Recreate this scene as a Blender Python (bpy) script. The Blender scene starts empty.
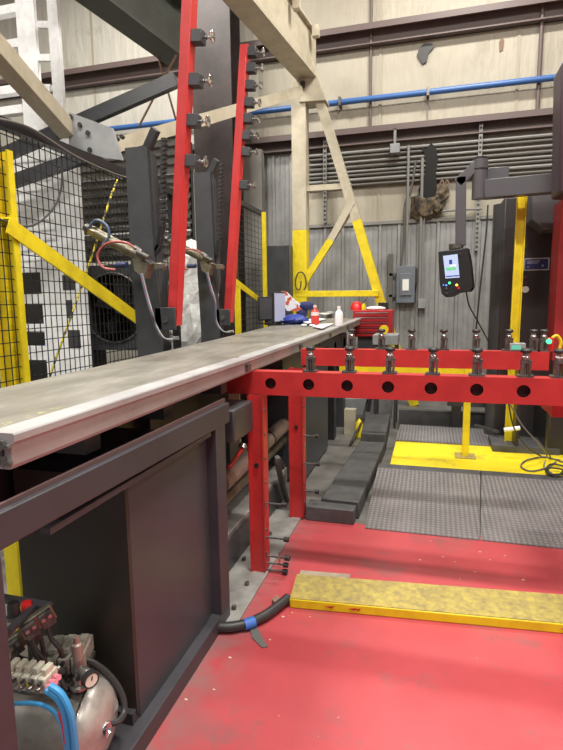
import bpy, bmesh, math, random
from mathutils import Vector, Matrix
random.seed(7)
S = bpy.context.scene
COL = S.collection
V = Vector
R = math.radians

# ------------------------------------------------------------- camera model
F, CX, CY, H = 527.0, 281.5, 375.0, 1.55
yc = V((432-CX, 300-CY, F)).normalized()
xc = V((1827, 50, -F)); xc = (xc - xc.dot(yc)*yc).normalized()
zc = yc.cross(xc)
if zc.y > 0: zc = -zc
def px(x, y, X=None, Y=None, Z=None):
    """surveying helper: world point seen at a pixel, on a known wall / floor plane"""
    c = V((x-CX, y-CY, F))
    d = V((xc.dot(c), yc.dot(c), zc.dot(c)))
    t = X/d.x if X is not None else (Y/d.y if Y is not None else (Z-H)/d.z)
    return V((d.x*t, d.y*t, d.z*t+H))

# ------------------------------------------------------------- materials
MATS = {}
def mat(name, col, rough=.5, metal=0., col2=None, scale=6., detail=4., lo=.4, hi=.65, bump=0., bscale=40., emit=None, estr=1., alpha=1.):
    if name in MATS: return MATS[name]
    m = bpy.data.materials.new(name); m.use_nodes = True
    nt = m.node_tree; n = nt.nodes; l = nt.links
    b = n['Principled BSDF']
    b.inputs['Base Color'].default_value = (*col, 1)
    b.inputs['Roughness'].default_value = rough
    b.inputs['Metallic'].default_value = metal
    tc = n.new('ShaderNodeTexCoord')
    if col2:
        t = n.new('ShaderNodeTexNoise'); t.inputs['Scale'].default_value = scale; t.inputs['Detail'].default_value = detail
        t.inputs['Roughness'].default_value = .65
        r = n.new('ShaderNodeValToRGB'); r.color_ramp.elements[0].position = lo; r.color_ramp.elements[1].position = hi
        r.color_ramp.elements[0].color = (*col, 1); r.color_ramp.elements[1].color = (*col2, 1)
        l.new(tc.outputs['Object'], t.inputs['Vector']); l.new(t.outputs['Fac'], r.inputs['Fac']); l.new(r.outputs['Color'], b.inputs['Base Color'])
    if bump:
        t = n.new('ShaderNodeTexNoise'); t.inputs['Scale'].default_value = bscale; t.inputs['Detail'].default_value = 5
        bp = n.new('ShaderNodeBump'); bp.inputs['Strength'].default_value = bump; bp.inputs['Distance'].default_value = .02
        l.new(tc.outputs['Object'], t.inputs['Vector']); l.new(t.outputs['Fac'], bp.inputs['Height']); l.new(bp.outputs['Normal'], b.inputs['Normal'])
    if emit:
        b.inputs['Emission Color'].default_value = (*emit, 1); b.inputs['Emission Strength'].default_value = estr
    if alpha < 1:
        b.inputs['Transmission Weight'].default_value = 1-alpha; b.inputs['IOR'].default_value = 1.2
    MATS[name] = m
    return m

red = mat('red_paint', (.52,.034,.034), .42, col2=(.42,.026,.026), scale=5)
yellow = mat('yellow_paint', (.80,.64,.012), .45, col2=(.66,.50,.012), scale=7)
yellow_dirty = mat('yellow_worn', (.44,.35,.08), .65, col2=(.24,.19,.075), scale=26, detail=12, lo=.36, hi=.64)
frame_m = mat('machine_grey_violet', (.052,.050,.060), .45, col2=(.042,.040,.048), scale=4)
char = mat('charcoal_paint', (.055,.057,.063), .42, col2=(.042,.043,.048), scale=6)
panel_gloss = mat('glossy_dark_panel', (.052,.056,.068), .38, col2=(.045,.049,.058), scale=3)
panel_matt = mat('dark_olive_panel', (.028,.027,.022), .4)
black = mat('black_rubber', (.03,.03,.032), .45)
blackm = mat('black_metal', (.02,.02,.022), .35)
steel = mat('steel', (.42,.41,.40), .3, .85, col2=(.25,.24,.23), scale=20)
steel_d = mat('dirty_steel', (.20,.19,.18), .4, .7, col2=(.10,.095,.09), scale=25)
chrome = mat('chrome', (.7,.7,.7), .15, 1.)
alu = mat('aluminium_rail', (.43,.43,.435), .45, .2, col2=(.33,.325,.33), scale=3, detail=6)
beige = mat('beige_paint', (.52,.47,.36), .5, col2=(.42,.38,.28), scale=5)
conduit_m = mat('galvanised_conduit', (.24,.235,.225), .65, .1)
conduit_d = mat('dull_conduit', (.13,.125,.115), .65, .1)
maroon = mat('maroon_steel', (.045,.028,.028), .55, col2=(.022,.016,.016), scale=3)
girt_m = mat('girt_brown_steel', (.125,.09,.085), .5)
greenish = mat('dark_green_steel', (.05,.058,.05), .5, col2=(.035,.038,.034), scale=3)
lightgrey = mat('light_grey_plate', (.30,.31,.32), .45, col2=(.24,.25,.26), scale=5)
grey_tube = mat('arm_grey_paint', (.10,.098,.108), .35)
white_p = mat('white_paint', (.93,.94,.95), .45, col2=(.80,.81,.83), scale=8)
white_pl = mat('white_plastic', (.82,.82,.80), .35)
paper = mat('paper_white', (.82,.82,.82), .7)
blue_pipe = mat('blue_pipe_paint', (.045,.13,.36), .35)
blue = mat('blue_plastic', (.02,.06,.42), .4)
blue_hose = mat('blue_hose', (.05,.30,.62), .35)
red_pl = mat('red_plastic', (.60,.02,.02), .3)
pink = mat('pink_plastic', (.75,.25,.32), .4)
concrete = mat('grey_concrete', (.25,.24,.23), .75, col2=(.17,.165,.16), scale=6, detail=8, bump=.15)
plate_m = mat('dusty_floor_plate', (.30,.295,.28), .5, .1, col2=(.20,.195,.185), scale=8, detail=8)
block_m = mat('dusty_black_steel', (.085,.085,.088), .6, col2=(.055,.055,.058), scale=7, detail=8)
tan_cyl = mat('bare_tan_metal', (.38,.30,.26), .4, .35)
olive = mat('olive_metal', (.24,.22,.16), .35, .6, col2=(.14,.125,.09), scale=15)
tank_m = mat('tank_metal', (.30,.285,.26), .38, .5, col2=(.20,.19,.17), scale=10)
tank_end = mat('tank_end_metal', (.50,.47,.44), .40, .5, col2=(.36,.33,.31), scale=16)
wrap_m = mat('crumpled_white_wrap', (.74,.75,.74), .35, col2=(.58,.59,.58), scale=6, bump=.9, bscale=14)
insul = mat('torn_insulation', (.18,.135,.085), .9, col2=(.035,.03,.025), scale=9, detail=8, lo=.42, hi=.6, bump=1., bscale=20)
blue_tape = mat('blue_tape', (.05,.16,.55), .5)
rust = mat('brown_scrap', (.22,.14,.10), .8)
screen_m = mat('panel_screen', (.3,.36,.5), .2, emit=(.42,.50,.72), estr=.75)
screen_g = mat('screen_green', (.1,.4,.15), .2, emit=(.15,.62,.22), estr=.7)
screen_w = mat('screen_white', (.7,.75,.8), .2, emit=(.7,.78,.9), estr=.8)
led_g = mat('green_lamp', (.1,.6,.25), .3, emit=(.05,.9,.35), estr=1.6)
led_y = mat('amber_lamp', (.8,.5,.05), .3, emit=(1.,.6,.05), estr=2.2)
led_b = mat('blue_lamp', (.1,.2,.8), .3, emit=(.15,.3,1.), estr=1.5)
mon_m = mat('monitor_screen', (.35,.37,.48), .25, emit=(.32,.34,.48), estr=.45)
sign_m = mat('navy_sign', (.03,.035,.16), .4)
box_grey = mat('disconnect_grey', (.16,.18,.21), .4)
bottle_m = mat('white_bottle', (.85,.86,.90), .3)
galv = mat('galvanised_panel', (.36,.365,.365), .42, .25, col2=(.27,.27,.27), scale=2.5, detail=6)

def nodes_of(m): return m.node_tree.nodes, m.node_tree.links, m.node_tree.nodes['Principled BSDF']

def mix_rgb(n, l, fac, a, b):
    x = n.new('ShaderNodeMix'); x.data_type = 'RGBA'
    for s, v in ((x.inputs[0], fac), (x.inputs[6], a), (x.inputs[7], b)):
        if isinstance(v, (tuple, float, int)): s.default_value = v
        else: l.new(v, s)
    return x.outputs[2]
def noise(n, l, vec, scale, detail, lo, hi, rough=.6):
    t = n.new('ShaderNodeTexNoise'); t.inputs['Scale'].default_value = scale; t.inputs['Detail'].default_value = detail; t.inputs['Roughness'].default_value = rough
    l.new(vec, t.inputs['Vector'])
    r = n.new('ShaderNodeMapRange'); r.inputs['From Min'].default_value = lo; r.inputs['From Max'].default_value = hi; r.clamp = True
    l.new(t.outputs['Fac'], r.inputs['Value']); return r.outputs['Result']
def mth(n, l, op, a, b=0.):
    x = n.new('ShaderNodeMath'); x.operation = op
    for i, v in enumerate((a, b)):
        if isinstance(v, (float, int)): x.inputs[i].default_value = v
        else: l.new(v, x.inputs[i])
    return x.outputs[0]

# floor: bare concrete with a worn red painted walkway
floor_m = bpy.data.materials.new('floor_red_and_concrete'); floor_m.use_nodes = True
n, l, b = nodes_of(floor_m)
g = n.new('ShaderNodeTexCoord').outputs['Object']
sp = n.new('ShaderNodeSeparateXYZ'); l.new(g, sp.inputs[0])
wob = noise(n, l, g, 7, 6, .3, .7)
edgex = mth(n, l, 'GREATER_THAN', mth(n, l, 'ADD', sp.outputs['X'], mth(n, l, 'MULTIPLY', wob, .05)), -.925)
edgey = mth(n, l, 'LESS_THAN', mth(n, l, 'ADD', sp.outputs['Y'], mth(n, l, 'MULTIPLY', wob, .05)), 3.55)
mask = mth(n, l, 'MULTIPLY', edgex, edgey)
redc = mix_rgb(n, l, noise(n, l, g, 1.6, 6, .35, .7), (.47,.068,.080,1), (.38,.052,.062,1))
redc = mix_rgb(n, l, mth(n, l, 'MULTIPLY', noise(n, l, g, 2.3, 12, .53, .68, .78), .8), redc, (.19,.095,.095,1))
redc = mix_rgb(n, l, noise(n, l, g, 38, 3, .73, .76), redc, (.62,.45,.42,1))
redc = mix_rgb(n, l, noise(n, l, g, 30, 3, .75, .80), redc, (.10,.05,.05,1))
# grime along the machine edge and along the ramp
gx = n.new('ShaderNodeMapRange'); gx.inputs['From Min'].default_value = -.93; gx.inputs['From Max'].default_value = -.70; gx.inputs['To Min'].default_value = .75; gx.inputs['To Max'].default_value = 0
l.new(sp.outputs['X'], gx.inputs['Value'])
redc = mix_rgb(n, l, mth(n, l, 'MULTIPLY', gx.outputs['Result'], noise(n, l, g, 9, 8, .3, .6)), redc, (.20,.15,.145,1))
conc = mix_rgb(n, l, noise(n, l, g, 4, 8, .35, .65), (.17,.162,.15,1), (.095,.09,.085,1))
l.new(mix_rgb(n, l, mask, conc, redc), b.inputs['Base Color'])
rr = n.new('ShaderNodeMapRange'); rr.inputs['To Min'].default_value = .30; rr.inputs['To Max'].default_value = .5
l.new(noise(n, l, g, 2.2, 6, .3, .7), rr.inputs['Value']); l.new(rr.outputs['Result'], b.inputs['Roughness'])

# table top: hazy grey steel with smears
top_m = bpy.data.materials.new('smeared_steel_top'); top_m.use_nodes = True
n, l, b = nodes_of(top_m)
g = n.new('ShaderNodeTexCoord').outputs['Object']
mp = n.new('ShaderNodeMapping'); mp.inputs['Scale'].default_value = (3., .9, 1); mp.inputs['Rotation'].default_value = (0,0,.5); l.new(g, mp.inputs['Vector'])
c = mix_rgb(n, l, noise(n, l, mp.outputs[0], 2.6, 9, .38, .66, .65), (.25,.235,.205,1), (.165,.155,.135,1))
c = mix_rgb(n, l, mth(n, l, 'MULTIPLY', noise(n, l, mp.outputs[0], 6, 8, .52, .75), .6), c, (.34,.33,.30,1))
spt = n.new('ShaderNodeSeparateXYZ'); l.new(n['Texture Coordinate'].outputs['Object'], spt.inputs[0])
mk_ = mth(n, l, 'MULTIPLY', mth(n, l, 'MULTIPLY', mth(n, l, 'GREATER_THAN', spt.outputs['X'], .205), mth(n, l, 'LESS_THAN', spt.outputs['Y'], -2.72)), noise(n, l, g, 45, 5, .52, .66))
c = mix_rgb(n, l, mk_, c, (.42,.42,.16,1))
l.new(c, b.inputs['Base Color']); b.inputs['Metallic'].default_value = .25
rr = n.new('ShaderNodeMapRange'); rr.inputs['To Min'].default_value = .34; rr.inputs['To Max'].default_value = .55
l.new(noise(n, l, mp.outputs[0], 3.5, 8, .3, .7), rr.inputs['Value']); l.new(rr.outputs['Result'], b.inputs['Roughness'])

# wall sheet: beige insulation facing with stains
wall_m = bpy.data.materials.new('beige_wall_facing'); wall_m.use_nodes = True
n, l, b = nodes_of(wall_m)
g = n.new('ShaderNodeTexCoord').outputs['Object']
c = mix_rgb(n, l, noise(n, l, g, .7, 5, .35, .7), (.42,.385,.31,1), (.35,.32,.255,1))
spw = n.new('ShaderNodeSeparateXYZ'); l.new(g, spw.inputs[0])
c = mix_rgb(n, l, mth(n, l, 'LESS_THAN', spw.outputs['X'], -2.9), c, (.50,.48,.43,1))
c = mix_rgb(n, l, mth(n, l, 'MULTIPLY', noise(n, l, g, 2.4, 8, .58, .8), .7), c, (.28,.23,.17,1))
l.new(c, b.inputs['Base Color']); b.inputs['Roughness'].default_value = .55
mp = n.new('ShaderNodeMapping'); mp.inputs['Scale'].default_value = (2.2, 1, .5); l.new(g, mp.inputs['Vector'])
t = n.new('ShaderNodeTexNoise'); t.inputs['Scale'].default_value = 1.8; t.inputs['Detail'].default_value = 6; l.new(mp.outputs[0], t.inputs['Vector'])
bp = n.new('ShaderNodeBump'); bp.inputs['Strength'].default_value = .55; bp.inputs['Distance'].default_value = .12
l.new(t.outputs['Fac'], bp.inputs['Height']); l.new(bp.outputs['Normal'], b.inputs['Normal'])

# diamond plate: raised lozenges
dia_m = bpy.data.materials.new('diamond_tread_plate'); dia_m.use_nodes = True
n, l, b = nodes_of(dia_m)
g = n.new('ShaderNodeTexCoord').outputs['Object']
sp = n.new('ShaderNodeSeparateXYZ'); l.new(g, sp.inputs[0])
K = 2*math.pi/.066
def sinp(v, off=0.): return mth(n, l, 'SINE', mth(n, l, 'ADD', mth(n, l, 'MULTIPLY', v, K), off))
prod = mth(n, l, 'MULTIPLY', sinp(sp.outputs['X']), sinp(sp.outputs['Y']))
ab = mth(n, l, 'ABSOLUTE', prod)
loz = n.new('ShaderNodeMapRange'); loz.inputs['From Min'].default_value = .35; loz.inputs['From Max'].default_value = .75; loz.clamp = True
l.new(ab, loz.inputs['Value'])
bp = n.new('ShaderNodeBump'); bp.inputs['Strength'].default_value = 1.; bp.inputs['Distance'].default_value = .006
l.new(loz.outputs['Result'], bp.inputs['Height']); l.new(bp.outputs['Normal'], b.inputs['Normal'])
c = mix_rgb(n, l, noise(n, l, g, 3, 8, .35, .65), (.23,.21,.215,1), (.16,.148,.152,1))
c = mix_rgb(n, l, mth(n, l, 'MULTIPLY', loz.outputs['Result'], .5), c, (.42,.41,.42,1))
l.new(c, b.inputs['Base Color']); b.inputs['Roughness'].default_value = .42; b.inputs['Metallic'].default_value = .35

# striped metal deck behind the fence
# ------------------------------------------------------------- mesh builder
class MB:
    def __init__(s): s.bm = bmesh.new()
    def hexa(s, q):
        v = [s.bm.verts.new(p) for p in q]
        for f in ((0,3,2,1),(4,5,6,7),(0,1,5,4),(1,2,6,5),(2,3,7,6),(3,0,4,7)): s.bm.faces.new([v[i] for i in f])
        return s
    def box(s, x0, x1, y0, y1, z0, z1):
        return s.hexa([(x0,y0,z0),(x1,y0,z0),(x1,y1,z0),(x0,y1,z0),(x0,y0,z1),(x1,y0,z1),(x1,y1,z1),(x0,y1,z1)])
    def cbox(s, c, d, rot=None):
        q = [V((i*d[0]/2, j*d[1]/2, k*d[2]/2)) for k in (-1,1) for i, j in ((-1,-1),(1,-1),(1,1),(-1,1))]
        if rot is not None: q = [rot @ v for v in q]
        return s.hexa([v+V(c) for v in q])
    def bar(s, p, q, w, h, up=(0,0,1)):
        p, q = V(p), V(q); d = (q-p).normalized(); u = V(up)
        sd = d.cross(u)
        if sd.length < 1e-4: sd = d.cross(V((0,1,0)))
        sd.normalize(); u = sd.cross(d).normalized()
        a, c = sd*w/2, u*h/2
        return s.hexa([p-a-c, p+a-c, q+a-c, q-a-c, p-a+c, p+a+c, q+a+c, q-a+c])
    def prism(s, pts, v):
        v = V(v); a = [s.bm.verts.new(p) for p in pts]; b = [s.bm.verts.new(V(p)+v) for p in pts]
        s.bm.faces.new(a[::-1]); s.bm.faces.new(b)
        for i in range(len(a)):
            j = (i+1) % len(a); s.bm.faces.new((a[i], a[j], b[j], b[i]))
        return s
    def cyl(s, p, q, r, r2=None, seg=16, caps=True):
        p, q = V(p), V(q); r2 = r if r2 is None else r2
        d = (q-p).normalized(); a = d.orthogonal().normalized(); c = d.cross(a)
        A, B = [], []
        for i in range(seg):
            t = 2*math.pi*i/seg; o = a*math.cos(t)+c*math.sin(t)
            A.append(s.bm.verts.new(p+o*r)); B.append(s.bm.verts.new(q+o*r2))
        for i in range(seg):
            j = (i+1) % seg; s.bm.faces.new((A[i], A[j], B[j], B[i]))
        if caps: s.bm.faces.new(A[::-1]); s.bm.faces.new(B)
        return s
    def lathe(s, p, axis, prof, seg=24):
        """prof = [(distance along axis, radius)]"""
        p = V(p); d = V(axis).normalized(); a = d.orthogonal().normalized(); c = d.cross(a)
        rings = []
        for t, r in prof:
            if r < 1e-5: rings.append([s.bm.verts.new(p+d*t)]); continue
            rings.append([s.bm.verts.new(p+d*t+(a*math.cos(2*math.pi*i/seg)+c*math.sin(2*math.pi*i/seg))*r) for i in range(seg)])
        for A, B in zip(rings, rings[1:]):
            for i in range(seg):
                j = (i+1) % seg
                if len(A) == 1 and len(B) == 1: continue
                if len(A) == 1: s.bm.faces.new((A[0], B[j], B[i]))
                elif len(B) == 1: s.bm.faces.new((A[i], A[j], B[0]))
                else: s.bm.faces.new((A[i], A[j], B[j], B[i]))
        if len(rings[0]) > 1: s.bm.faces.new(rings[0][::-1])
        if len(rings[-1]) > 1: s.bm.faces.new(rings[-1])
        return s
    def tube(s, pts, r, seg=8, smooth=6):
        P = [V(p) for p in pts]
        if smooth and len(P) > 2:
            Q = []
            for i in range(len(P)-1):
                p0, p1, p2, p3 = P[max(i-1,0)], P[i], P[i+1], P[min(i+2,len(P)-1)]
                for k in range(smooth):
                    t = k/smooth
                    Q.append(.5*((2*p1)+(p2-p0)*t+(2*p0-5*p1+4*p2-p3)*t*t+(3*p1-p0-3*p2+p3)*t**3))
            P = Q+[P[-1]]
        prev = None; a = None
        for i, p in enumerate(P):
            d = (P[min(i+1,len(P)-1)]-P[max(i-1,0)]).normalized()
            if a is None: a = d.orthogonal().normalized()
            a = (a-d*a.dot(d)).normalized(); c = d.cross(a)
            ring = [s.bm.verts.new(p+(a*math.cos(2*math.pi*k/seg)+c*math.sin(2*math.pi*k/seg))*r) for k in range(seg)]
            if prev:
                for k in range(seg):
                    j = (k+1) % seg; s.bm.faces.new((prev[k], prev[j], ring[j], ring[k]))
            else: s.bm.faces.new(ring[::-1])
            prev = ring
        s.bm.faces.new(prev); return s
    def sphere(s, c, r, sc=(1,1,1), u=14, v=8):
        m = Matrix.Translation(c) @ Matrix.Diagonal((*[r*k for k in sc], 1))
        bmesh.ops.create_uvsphere(s.bm, u_segments=u, v_segments=v, radius=1, matrix=m); return s
    def build(s, name, m, parent=None, bevel=0., smooth=True, origin=None):
        bm = s.bm
        bmesh.ops.recalc_face_normals(bm, faces=bm.faces[:])
        if parent is not None:
            o0 = wloc(parent)
        else:
            lo = V([min(v.co[i] for v in bm.verts) for i in range(3)]); hi = V([max(v.co[i] for v in bm.verts) for i in range(3)])
            o0 = V(((lo.x+hi.x)/2, (lo.y+hi.y)/2, lo.z)) if origin is None else V(origin)
        for v in bm.verts: v.co -= o0
        me = bpy.data.meshes.new(name); bm.to_mesh(me); bm.free()
        me.materials.append(m)
        o = bpy.data.objects.new(name, me); COL.objects.link(o)
        if parent is not None: o.parent = parent
        else: o.location = o0
        if smooth:
            for p in me.polygons: p.use_smooth = True
            me.set_sharp_from_angle(angle=R(35))
        if bevel:
            b = o.modifiers.new('bevel', 'BEVEL'); b.width = bevel; b.segments = 2; b.limit_method = 'ANGLE'
        return o
def wloc(o):
    p = V(o.location)
    while o.parent: o = o.parent; p += V(o.location)
    return p
def tag(o, label, cat, group=None, kind=None):
    o['label'] = label; o['category'] = cat
    if group: o['group'] = group
    if kind: o['kind'] = kind
    return o
def thing(name, label, cat, loc, group=None):
    o = bpy.data.objects.new(name, None); COL.objects.link(o); o.location = loc; o.empty_display_size = .1
    return tag(o, label, cat, group)
def struct(o): o['kind'] = 'structure'; return o
KIDS = {}
def copy_tree(o, parent=None, off=None):
    kids = [c for c in list(bpy.data.objects) if c.parent == o]
    c = o.copy(); COL.objects.link(c); c.parent = parent
    if off is not None: c.location = V(o.location)+V(off)
    for k in kids: copy_tree(k, c)
    return c
M_cut = mat('cutter', (.5,.5,.5))

# =============================================================== SETTING
WY = 9.0
struct(MB().box(-9, 7, -4, WY+.2, -.1, 0).build('floor', floor_m, origin=(0,0,0)))
struct(MB().box(-9, 7, WY, WY+.2, 0, 8.4).build('wall_back', wall_m, origin=(0,WY,0)))
struct(MB().box(-9.2, -9, -4, WY+.2, 0, 8.4).build('wall_left', wall_m))
struct(MB().box(7, 7.2, -4, WY+.2, 0, 8.4).build('wall_right', wall_m))
ceil_m = mat('ceiling_sheet', (.48,.45,.40), .6)
struct(MB().box(-9.2, 7.2, -4, WY+.2, 8.4, 8.6).build('ceiling', ceil_m))

def corrugated(x0, x1, z0, z1, y, pitch=.305):
    """ribbed metal sheet facing -Y, profile extruded in z"""
    prof = []; x = x0
    while x < x1:
        for dx, dy in ((0,0),(.015,-.028),(.055,-.028),(.07,0),(.135,0),(.142,-.008),(.155,-.008),(.162,0),(.215,0),(.222,-.008),(.235,-.008),(.242,0)):
            if x+dx < x1: prof.append((x+dx, y-.012+dy))
        x += pitch
    prof.append((x1, y-.012)); mb = MB()
    A = [mb.bm.verts.new((a,b_,z0)) for a,b_ in prof]; B = [mb.bm.verts.new((a,b_,z1)) for a,b_ in prof]
    A2 = [mb.bm.verts.new((a,y,z0)) for a,_ in prof]; B2 = [mb.bm.verts.new((a,y,z1)) for a,_ in prof]
    for i in range(len(prof)-1):
        mb.bm.faces.new((A[i],A[i+1],B[i+1],B[i])); mb.bm.faces.new((B[i],B[i+1],B2[i+1],B2[i])); mb.bm.faces.new((A2[i],A2[i+1],A[i+1],A[i]))
    mb.bm.faces.new((A[0],B[0],B2[0],A2[0])); mb.bm.faces.new((A[-1],A2[-1],B2[-1],B[-1]))
    return mb
struct(corrugated(-2.1, 7, 0, 2.78, WY).build('trim_1', galv, smooth=False))
struct(corrugated(-3.6, -2.1, 0, 4.0, WY).build('trim_2', galv, smooth=False))
a_, b2_ = px(236,250,Y=8.75), px(263,250,Y=8.75)
struct(MB().box(a_.x, b2_.x, 8.75, 8.9, 0, px(250,150,Y=8.75).z).build('trim_11', mat('pale_block_panel', (.36,.35,.33), .6)))
struct(MB().box(-2.1, 7, WY-.06, WY, 2.78, 2.83).build('trim_3', conduit_m))
# girts: C sections bolted across the wall
def girt(z0, z1, nm, m=girt_m):
    mb = MB().box(-9, 7, WY-.17, WY, z1-.03, z1).box(-9, 7, WY-.03, WY, z0, z1-.03).box(-9, 7, WY-.2, WY-.17, z1-.09, z1).box(-9, 7, WY-.14, WY, z0, z0+.02)
    return struct(mb.build(nm, m, smooth=False))
girt(4.03, 4.27, 'trim_4'); girt(5.50, 5.78, 'trim_5')
# seams of the facing sheets
seam_m = mat('seam_tape', (.36,.32,.25), .6)
for i, X_ in enumerate((px(380,110,Y=WY).x, px(518,60,Y=WY).x, px(95,90,Y=WY).x, px(30,90,Y=WY).x)):
    struct(MB().box(X_-.02, X_+.02, WY-.012, WY, 2.83, 8.3).build('trim_%d' % (6+i), seam_m))
# dirty dark sheet between girt and wainscot behind the conduits
struct(MB().box(-2.1, 7, WY-.02, WY, 3.38, 4.03).build('trim_10', mat('stained_sheet', (.21,.185,.155), .6, col2=(.34,.31,.25), scale=2.2, detail=7)))

# =============================================================== WALL THINGS
p, q = px(255,111.5,Y=WY-.12), px(640,66,Y=WY-.12)
t = thing('blue_air_pipe', 'long blue air pipe running across the beige wall under the upper girt', 'pipe', (0,WY-.12,p.z))
zc_ = px(430,92,Y=WY-.12).z
MB().cyl((-7.5,WY-.12,zc_), (3.2,WY-.12,zc_), .045, seg=16).build('pipe', blue_pipe, t)
for X_ in (px(428,92,Y=WY-.12).x, px(340,100,Y=WY-.12).x):
    MB().box(X_-.02, X_+.02, WY-.18, WY, zc_-.06, zc_+.07).build('bracket', steel_d, t)
p = px(428,100,Y=WY-.03)
tag(MB().cyl((p.x,WY-.03,4.27),(p.x,WY-.03,zc_-.06),.009).build('hanger_rod', conduit_m), 'thin rod between the blue pipe and the brown girt', 'rod')
p = px(130,130,Y=WY-.4)
# tall thin brown standpipe at right
for (xx, r_, nm, lab) in ((540,.03,'dark_standpipe','dark thin vertical pipe crossing the blue pipe near the right edge'), (371,.022,'dark_standpipe','dark thin vertical pipe behind the blue pipe, right of the beige crane leg')):
    a = px(xx,60,Y=WY-.05)
    tag(MB().cyl((a.x,WY-.05,4.27),(a.x,WY-.05,8.3),r_).build(nm, girt_m), lab, 'pipe')
# hole with dark scrap in upper wall
a = px(425,52,Y=WY-.02)
mb = MB(); pts = [(-.09,.06),(-.02,.12),(.10,.11),(.13,.05),(.06,-.02),(.03,-.14),(-.03,-.17),(-.08,-.1),(-.12,-.03)]
mb.prism([(a.x+u, WY, a.z+w) for u, w in pts], (0,-.03,0))
tag(mb.build('wall_puncture', black), 'small black torn hole high in the beige wall, above the blue pipe', 'hole')
a = px(502,44,Y=WY-.02)
tag(MB().prism([(a.x+u, WY, a.z+w) for u, w in ((-.04,.04),(.0,.1),(.03,.05),(.02,-.08),(-.03,-.1))], (0,-.012,0)).build('wall_scorch_patch', rust), 'small dark smudge patch on the upper beige wall, near the right', 'stain')

# run of horizontal conduits
names = ['topmost','second from the top','third from the top','fourth from the top','fifth from the top','sixth from the top','seventh from the top','lowest']
zs = [3.93,3.86,3.78,3.70,3.63,3.57,3.50,3.42]
for i, z in enumerate(zs):
    mb = MB(); x0 = -2.05; x1 = 2.6
    yy = WY-.075
    zsl = z
    mb.tube([(x0,yy,zsl),(x1,yy,zsl)], .020 if i % 3 else .026, smooth=0)
    o = mb.build('wall_conduit', conduit_m if i % 2 == 0 else conduit_d)
    tag(o, 'horizontal conduit below the brown girt, %s of the bundle of eight' % names[i], 'conduit', 'horizontal conduits on the back wall')
# perforated strut channels
def strut(xp, ztop, zbot, lab):
    a = px(xp,180,Y=WY-.11)
    mb = MB(); w = .028; y1 = WY-.10
    mb.box(a.x-w, a.x-w+.012, y1-.03, y1, zbot, ztop); mb.box(a.x+w-.012, a.x+w, y1-.03, y1, zbot, ztop)
    z = zbot
    while z < ztop-.05:
        mb.box(a.x-w+.012, a.x+w-.012, y1-.03, y1-.015, z, z+.035); z += .07
    t = thing('strut_channel', lab, 'channel', (a.x, y1, zbot))
    mb.build('channel', conduit_m, t, smooth=False)
    MB().box(a.x-w+.012, a.x+w-.012, y1-.012, y1+.1, zbot, ztop).build('backing', conduit_d, t)
strut(479, 4.2, 2.3, 'slotted metal strut channel on the wall behind the pendant arm post')
strut(325, 4.2, 2.84, 'slotted metal strut channel on the wall between the beige crane legs')
a = px(395,149,Y=WY-.15)
t = thing('junction_box', 'small pale junction box hanging below the brown girt at its slotted strap', 'junction box', (a.x,WY-.1,a.z-.07))
MB().box(a.x-.075,a.x+.075,WY-.21,WY-.02,a.z-.07,a.z+.07).build('box', lightgrey, t, bevel=.006)
MB().box(a.x-.02,a.x+.02,WY-.2,WY-.17,a.z+.07,4.2).build('strap', conduit_m, t)
# torn opening with hanging insulation
mk = lambda L, Y=WY-.02: [px(x,y,Y=Y) for x,y in L]
t = thing('torn_wall_opening', 'dark torn hole in the wall with brown insulation spilling out behind the conduits', 'hole', px(428,215,Y=WY))
MB().prism(mk([(424,152),(421,147),(426,149),(431,143),(436,147),(438,160),(436,172),(437,190),(434,198),(422,199),(418,190),(424,178),(426,162)], WY-.11), (0,.06,0)).build('opening', mat('pitch_black', (.006,.006,.006), .8), t)
mb = MB()
outl = [(411,197),(418,195),(426,198),(436,196),(441,187),(446,184),(449,190),(450,196),(444,203),(443,212),(438,217),(434,210),(432,218),(424,220),(418,221),(410,214)]
P0 = mk(outl, WY-.10)
ctr = sum(P0, V())/len(P0)
vs = [mb.bm.verts.new(p) for p in P0]; vs2 = [mb.bm.verts.new(ctr+(p-ctr)*.72+V((random.uniform(-.03,.03),-.09+random.uniform(-.03,.02),random.uniform(-.03,.03)))) for p in P0]
cv = mb.bm.verts.new(ctr+V((0,-.14,.02)))
for i in range(len(vs)):
    j = (i+1) % len(vs); mb.bm.faces.new((vs[i],vs[j],vs2[j],vs2[i])); mb.bm.faces.new((vs2[i],vs2[j],cv))
mb.bm.faces.new(vs[::-1])
mb.build('insulation', insul, t, smooth=False)
MB().prism(mk([(352,201),(356,207),(362,213),(367,222),(359,221),(351,222)], WY-.06), (0,.03,0)).build('torn_patch', insul, t) if 0 else None
for xp in (442,447):
    MB().tube([px(xp-4,190,Y=WY-.1),px(xp,180,Y=WY-.12),px(xp+2,186,Y=WY-.12)], .012).build('loose_strand', rust, t)

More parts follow.
